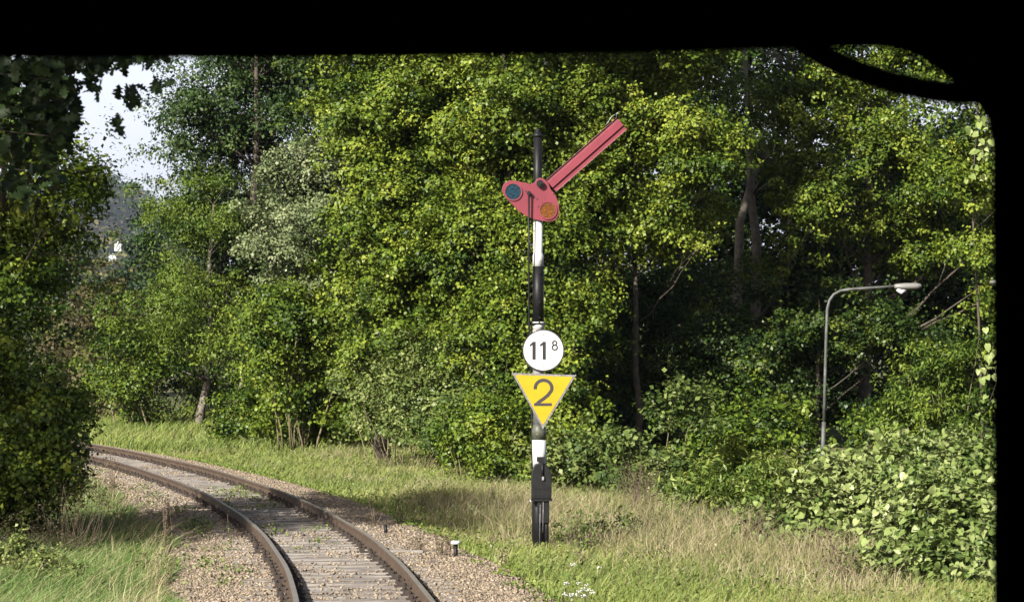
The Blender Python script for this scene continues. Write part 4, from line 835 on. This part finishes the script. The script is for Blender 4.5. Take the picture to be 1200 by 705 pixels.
# signs
def stroke(mb, pts, w, y0, y1):
    """flat ribbon letter stroke in the XZ plane with mitred corners"""
    P = [Vector((p[0], p[1])) for p in pts]; n = len(P); Lp = []; Rp = []
    closed = (P[0]-P[-1]).length < 1e-6
    if closed: P = P[:-1]; n -= 1
    for i in range(n):
        a = P[i-1] if (i > 0 or closed) else None; b = P[(i+1) % n] if (i < n-1 or closed) else None
        d1 = (P[i]-a).normalized() if a is not None else None; d2 = (b-P[i]).normalized() if b is not None else None
        d = ((d1 or d2)+(d2 or d1)).normalized(); nn_ = Vector((-d.y, d.x)); sc = 1/max(.5, nn_.dot(Vector((-(d2 or d1).y, (d2 or d1).x))))
        Lp.append(P[i]+nn_*w/2*sc); Rp.append(P[i]-nn_*w/2*sc)
    m = n if closed else n-1
    for i in range(m):
        j = (i+1) % n; q = [Lp[i], Lp[j], Rp[j], Rp[i]]
        vs = [(v.x, y0, v.y) for v in q]+[(v.x, y1, v.y) for v in q]
        mb.add(vs, [(0, 1, 2, 3), (7, 6, 5, 4), (0, 4, 5, 1), (1, 5, 6, 2), (2, 6, 7, 3), (3, 7, 4, 0)])
ky = 504/100
def sg(x, y): return sp(590+x/ky, 370+y/ky)
FY = -6.6*px1-.03
km = thing('kilometre_sign', (mx_, my_, mz_), 'round white sign reading 11 with small raised 8, on the mast', 'sign')
def dm(c, r, y0, y1, m, name, bevel=0): return disc(c, r, y0, y1, m, name, km, 64, bevel)
cc = sg(235, 203)
dm(cc, 24.6, FY-.004, FY+.01, M['signblack'], 'rim'); dm(cc, 23.2, FY-.008, FY-.0045, M['signwhite'], 'face')
mb = MB()
for x in (180, 240):
    a = sg(x, 152); b = sg(x, 257); stroke(mb, [(a.x, a.z), (b.x, b.z)], 19/ky*px1, FY-.012, FY-.0085)
    c = sg(x-24, 176); d = sg(x-4, 158); stroke(mb, [(c.x, c.z), (d.x, d.z)], 11/ky*px1, FY-.0115, FY-.0085)
for cyy, rx, ry in ((160, 12, 11.5), (186, 15, 14)):
    pts8 = [(sg(302+rx*math.cos(2*PI*i/24), cyy+ry*math.sin(2*PI*i/24)).x, sg(302+rx*math.cos(2*PI*i/24), cyy+ry*math.sin(2*PI*i/24)).z) for i in range(25)]; pts8[-1] = pts8[0]
    stroke(mb, pts8, 8/ky*px1, FY-.0118-(.0008 if rx == 15 else 0), FY-.0085)
mb.build('number', M['signblack'], km)
mb = MB()
for yb_ in (112, 294): q = sg(235, yb_); mb.tube([(q.x, FY-.016, q.z), (q.x, FY-.0085, q.z)], .011, 6)
mb.build('bolts', M['galv'], km)
mb = MB(); mb.box((sg(235, 0).x, FY+.03, sg(0, 140).z), (.1, .05, .03)); mb.box((sg(235, 0).x, FY+.03, sg(0, 270).z), (.1, .05, .03)); mb.build('bracket', M['galv'], km)
sd = thing('speed_sign', (mx_, my_, mz_), 'yellow downward triangle sign with dark number 2, below the round sign', 'sign')
def tri(g, y0, y1, m, name):
    v = [sg(50, 335), sg(428, 348), sg(232, 665)]; c = (v[0]+v[1]+v[2])/3; v = [c+(p-c)*g for p in v]
    out = []
    for i in range(3):     # slightly rounded corners
        a, b, d = v[i-1], v[i], v[(i+1) % 3]; e = .03
        for t in (0, .5, 1):
            p = b.lerp(a, e)*(1-t)**2+b*2*t*(1-t)+b.lerp(d, e)*t*t; out.append((p.x, p.z))
    mb = MB(); mb.prism(out, y0, y1); return mb.build(name, m, sd)
tri(1.0, FY-.03, FY+.0, M['edge'], 'rim'); tri(.90, FY-.034, FY-.0305, M['signyellow'], 'face')
mb = MB(); c2 = []
for t in np.linspace(PI*1.05, -.32, 16): c2.append((236+49*math.cos(t), 424-46*math.sin(t)))
c2 += [(262, 466), (232, 490), (206, 508), (192, 522)]
pp = [(sg(x, y).x, sg(x, y).z) for x, y in c2]; stroke(mb, pp, 19/ky*px1, FY-.038, FY-.0345)
a = sg(180, 521); b = sg(284, 521); stroke(mb, [(a.x, a.z), (b.x, b.z)], 16/ky*px1, FY-.0395, FY-.0345); mb.build('number', M['signgrey'], sd)
mb = MB()
for x, y in ((54, 337), (424, 350), (232, 660)): q = sg(x, y); mb.tube([(q.x, FY-.036, q.z), (q.x, FY-.031, q.z)], .012, 8)
mb.build('rivets', M['galv'], sd)
mb = MB(); mb.box((sg(232, 0).x, FY+.03, sg(0, 360).z), (.12, .06, .03)); mb.box((sg(232, 0).x, FY+.03, sg(0, 560).z), (.1, .06, .03)); mb.build('bracket', M['galv'], sd)

# small white capped peg by the ballast edge
x, y, z = ray_ground(534, 652); root = thing('marker_peg', (x, y, z), 'small dark peg with a white cap at the gravel edge', 'marker')
zt = at(534, 636, y).z-z
mb = MB(); mb.tube([(0, 0, -.1), (0, 0, zt-.02)], [.028, .032], 10); mb.build('post', M['black'], root)
mb = MB(); mb.tube([(0, 0, zt-.01), (0, 0, zt+.02), (0, 0, zt+.035)], [.07, .07, .045], 14); mb.build('cap', M['white'], root)
x, y, z = ray_ground(452, 624); root = thing('marker_stub', (x, y, z), 'short dark stub in the gravel, right of the outer rail', 'marker')
mb = MB(); mb.tube([(0, 0, -.05), (0, 0, .13)], [.03, .025], 8); mb.build('post', M['black'], root); mb = MB(); mb.box((0, 0, .14), (.08, .06, .02)); mb.build('cap', M['chair'], root)
# flat boards lying beside the rail
x, y, _ = ray_ground(475, 648); mb = MB(); mb.box((0, 0, .02), (.5, .12, .04), .1); o = mb.build('wooden_board', M['wood']); o.location = (x, y, -.2); tag(o, 'grey board lying on the gravel right of the outer rail', 'board')

# ------------------------------------------------------------------ STREET LAMPS
def lamp(label, pxb, Y, curve, head, hl, r=.033):
    b = at(pxb, 575, Y); b.z = float(ground(b.x, b.y)); root = thing('street_lamp', b, label, 'street lamp', 'street lamps behind the bushes')
    pts = [at(a, c, Y) for a, c in curve]; pts[0].z = b.z-.1
    mb = MB(); n = len(pts); mb.tube([p-b for p in pts[:3]], [r*1.5, r*1.45, r*1.4], 12); mb.build('lower_post', M['lamp'], root)
    mb = MB(); mb.tube([p-b for p in pts[2:]], [r]*(n-4)+[r*.9, r*.8], 12); mb.build('arm', M['lamp'], root)
    h = at(*head, Y)-b; mb = MB(); L = hl*Y/F; rings = []
    for t, rx, rz, dz in ((0, .05, .04, 0), (.08, .08, .06, 0), (.35, .11, .075, .0), (.8, .11, .075, .005), (.95, .08, .05, .01), (1, .03, .02, .015)):
        rings.append([(h.x+L*t, h.y+rx*math.cos(2*PI*i/14), h.z+dz+rz*math.sin(2*PI*i/14)) for i in range(14)])
    vs = [v for rg in rings for v in rg]; fs = [(j*14+i, j*14+(i+1) % 14, (j+1)*14+(i+1) % 14, (j+1)*14+i) for j in range(5) for i in range(14)]+[tuple(range(14)), tuple(range(70, 84))]
    mb.add(vs, fs, 0, True); mb.build('lamp_housing', M['housing'], root)
    mb = MB(); mb.tube([(h.x+L*.12, h.y, h.z-.05), (h.x+L*.25, h.y, h.z-.12), (h.x+L*.4, h.y, h.z-.06)], [.05, .06, .05], 12); mb.build('lamp_glass', M['signwhite'], root)
    return root
LY = 63
lamp('grey street lamp with long bent arm, its whole post visible right of the signs', 963, LY, [(963, 575), (964.5, 520), (965.5, 494), (967, 440), (968, 400), (969.5, 362), (972, 352), (977, 345), (985, 340.5), (1000, 338.5), (1030, 336.5), (1056, 334.5)], (1048, 335.5), 32)
lamp('street lamp of which only the head tip shows at the right window edge', 1250, LY+4, [(1250, 575), (1250, 500), (1250, 440), (1250, 400), (1250, 362), (1248, 350), (1240, 340), (1225, 336), (1215, 334)], (1222, 331), -62)

# ------------------------------------------------------------------ RAIL CAR we look out of (dark inside)
car = thing('rail_car', (-.5, 0, 0), 'black silhouetted front end of the rail vehicle framing the view', 'rail vehicle')
WY = 4.0; s4 = WY/F
def wp(px, py): return ((px-600)*s4+.5, CAMZ-(py-HOR)*s4)
hole = [wp(-560, 63), wp(0, 63), wp(300, 63), wp(600, 60), wp(800, 56), wp(950, 51), wp(1035, 50), wp(1062, 54), wp(1090, 65), wp(1118, 86), wp(1148, 110), wp(1165, 135), wp(1171, 165), wp(1173, 420), wp(1173, 900), wp(1130, 960), wp(1000, 985), wp(-480, 985), wp(-580, 960), wp(-620, 900), wp(-620, 140), wp(-600, 90)]
outer = [(-1.5, .95), (1.5, .95), (1.5, 3.3), (1.3, 3.62), (.8, 3.86), (0, 3.93), (-.8, 3.86), (-1.3, 3.62), (-1.5, 3.3)]
def ringwall(inner, outer, y0, y1, m, name, parent):
    from mathutils.geometry import tessellate_polygon
    polys = [[Vector((x, z, 0)) for x, z in outer], [Vector((x, z, 0)) for x, z in inner]]
    tris = tessellate_polygon(polys); al = [p for q in polys for p in q]; n = len(al); me = bpy.data.meshes.new(name)
    vs = [(p.x, y0, p.y) for p in al]+[(p.x, y1, p.y) for p in al]; fs = [tuple(t) for t in tris]+[tuple(i+n for i in t[::-1]) for t in tris]
    b = 0
    for q in polys:
        m_ = len(q); fs += [(b+i, b+(i+1) % m_, b+(i+1) % m_+n, b+i+n) for i in range(m_)]; b += m_
    me.from_pydata(vs, [], fs); bm = bmesh.new(); bm.from_mesh(me); bmesh.ops.recalc_face_normals(bm, faces=bm.faces); bm.to_mesh(me); bm.free()
    o = link(name, me, m, parent); return o
ringwall(hole, outer, WY, WY+.06, M['cabdark'], 'front_wall', car)
def carshell(name, side):
    mb = MB(); mb.box((side*1.47, -1.0, 2.1), (.06, 9.99, 2.34)); mb.build(name, M['cabdark'], car)
carshell('side_wall', -1); carshell('side_wall', 1)
mb = MB(); mb.box((0, -1, .93), (2.99, 9.99, .1)); mb.build('floor', M['cabdark'], car)
mb = MB(); top = [(1.5, 3.27), (1.3, 3.62), (.8, 3.86), (0, 3.93), (-.8, 3.86), (-1.3, 3.62), (-1.5, 3.27)]; inn = [(x*.96, z-.05) for x, z in top][::-1]
mb.prism(top+inn, -6, WY-.002); mb.build('roof', M['cabdark'], car)
mb = MB(); mb.prism(outer, -6.06, -6.002); mb.build('rear_wall', M['cabdark'], car)
mb = MB(); c = [wp(925, 30), wp(960, 52), wp(985, 66), wp(1015, 78), wp(1050, 90), wp(1090, 99), wp(1130, 104), wp(1170, 104), wp(1200, 100)]
mb.tube([(x, WY+.075, z) for x, z in c], 13.5*s4, 10); mb.build('wiper_arm', M['rubber'], car)
for sx in (-.75, .75):
    for wy in (-4.5, -2.5, 1.0, 3.0):
        mb = MB(); mb.tube([(sx-.06, wy, .46), (sx+.06, wy, .46)], .44, 28); mb.tube([(sx-(.09 if sx > 0 else -.07), wy, .46), (sx-(.07 if sx > 0 else -.09), wy, .46)], .46, 28); mb.build('wheel', M['wheel'], car)
mb = MB(); mb.box((0, -3.5, .6), (1.3, 2.6, .2)); mb.box((0, 2, .6), (1.3, 2.6, .2)); mb.box((0, -1, .82), (2.6, 9.8, .12)); mb.build('underframe', M['cabdark'], car)
for sx in (-.85, .85):
    mb = MB(); mb.tube([(sx, WY, 1.0), (sx, WY+.45, 1.0)], .08, 14); mb.tube([(sx, WY+.45, 1.0), (sx, WY+.5, 1.0)], .22, 20); mb.build('buffer', M['wheel'], car)

# ------------------------------------------------------------------ haze, light, camera
HAZE = True
if HAZE:
    m, nt, out = mat('air_haze'); pv = N(nt, 'ShaderNodeVolumePrincipled'); pv.inputs['Color'].default_value = (.72, .82, 1, 1); pv.inputs['Density'].default_value = .00006
    pv.inputs['Anisotropy'].default_value = .2; nt.links.new(pv.outputs[0], out.inputs['Volume'])
    mb = MB(); mb.box((-700, 2700, 135), (4000, 5600, 276)); o = mb.build('haze', m); tag(o, 'thin bluish daylight haze over the valley', 'haze', kind='stuff')
EL, AZ = math.radians(29.5), math.radians(35)
d = Vector((math.sin(AZ)*math.cos(EL), math.cos(AZ)*math.cos(EL), -math.sin(EL)))
sl = bpy.data.lights.new('sun', 'SUN'); sl.energy = 5; sl.angle = math.radians(.5); sl.color = (1, .95, .86)
so = bpy.data.objects.new('sun', sl); C.objects.link(so); so.rotation_euler = d.to_track_quat('-Z', 'Y').to_euler()
wd = bpy.data.worlds.new('World'); bpy.context.scene.world = wd; wd.use_nodes = True; nt = wd.node_tree
bg = nt.nodes['Background']; sky = nt.nodes.new('ShaderNodeTexSky'); sky.sky_type = 'NISHITA'; sky.sun_disc = False
sky.sun_elevation = EL; sky.sun_rotation = math.atan2(-d.x, -d.y); sky.air_density = 1; sky.dust_density = 5; sky.ozone_density = 1
tc = nt.nodes.new('ShaderNodeTexCoord'); sx = nt.nodes.new('ShaderNodeSeparateXYZ'); nt.links.new(tc.outputs['Generated'], sx.inputs[0])
rp = nt.nodes.new('ShaderNodeValToRGB'); rp.color_ramp.elements[0].color = (9.0, 9.3, 11.0, 1); rp.color_ramp.elements[1].color = (0, 0, 0, 1); rp.color_ramp.elements[1].position = .17; rp.color_ramp.elements[0].position = .10
rp.color_ramp.interpolation = 'EASE'
ad = nt.nodes.new('ShaderNodeMix'); ad.data_type = 'RGBA'; ad.blend_type = 'ADD'; ad.inputs[0].default_value = 1     # milky veil of the lowest sky
nt.links.new(sx.outputs['Z'], rp.inputs[0]); nt.links.new(sky.outputs[0], ad.inputs[6]); nt.links.new(rp.outputs[0], ad.inputs[7])
nt.links.new(ad.outputs[2], bg.inputs[0]); bg.inputs[1].default_value = .05
cam = bpy.data.cameras.new('camera'); cam.sensor_width = 36; cam.lens = F/1200*36; cam.shift_y = (HOR-352.5)/1200; cam.clip_start = .05; cam.clip_end = 20000
cam.dof.use_dof = True; cam.dof.focus_distance = 50; cam.dof.aperture_fstop = 102/11.0
co = bpy.data.objects.new('camera', cam); C.objects.link(co); co.location = (0, 0, CAMZ); co.rotation_euler = (PI/2, 0, 0)
sc = bpy.context.scene; sc.camera = co
sc.view_settings.view_transform = 'Standard'; sc.view_settings.look = 'None'; sc.view_settings.gamma = 1; sc.view_settings.exposure = .9
sc.render.engine = 'CYCLES'; cy = sc.cycles
cy.max_bounces = 6; cy.diffuse_bounces = 0; cy.glossy_bounces = 2; cy.transmission_bounces = 3; cy.volume_bounces = 0
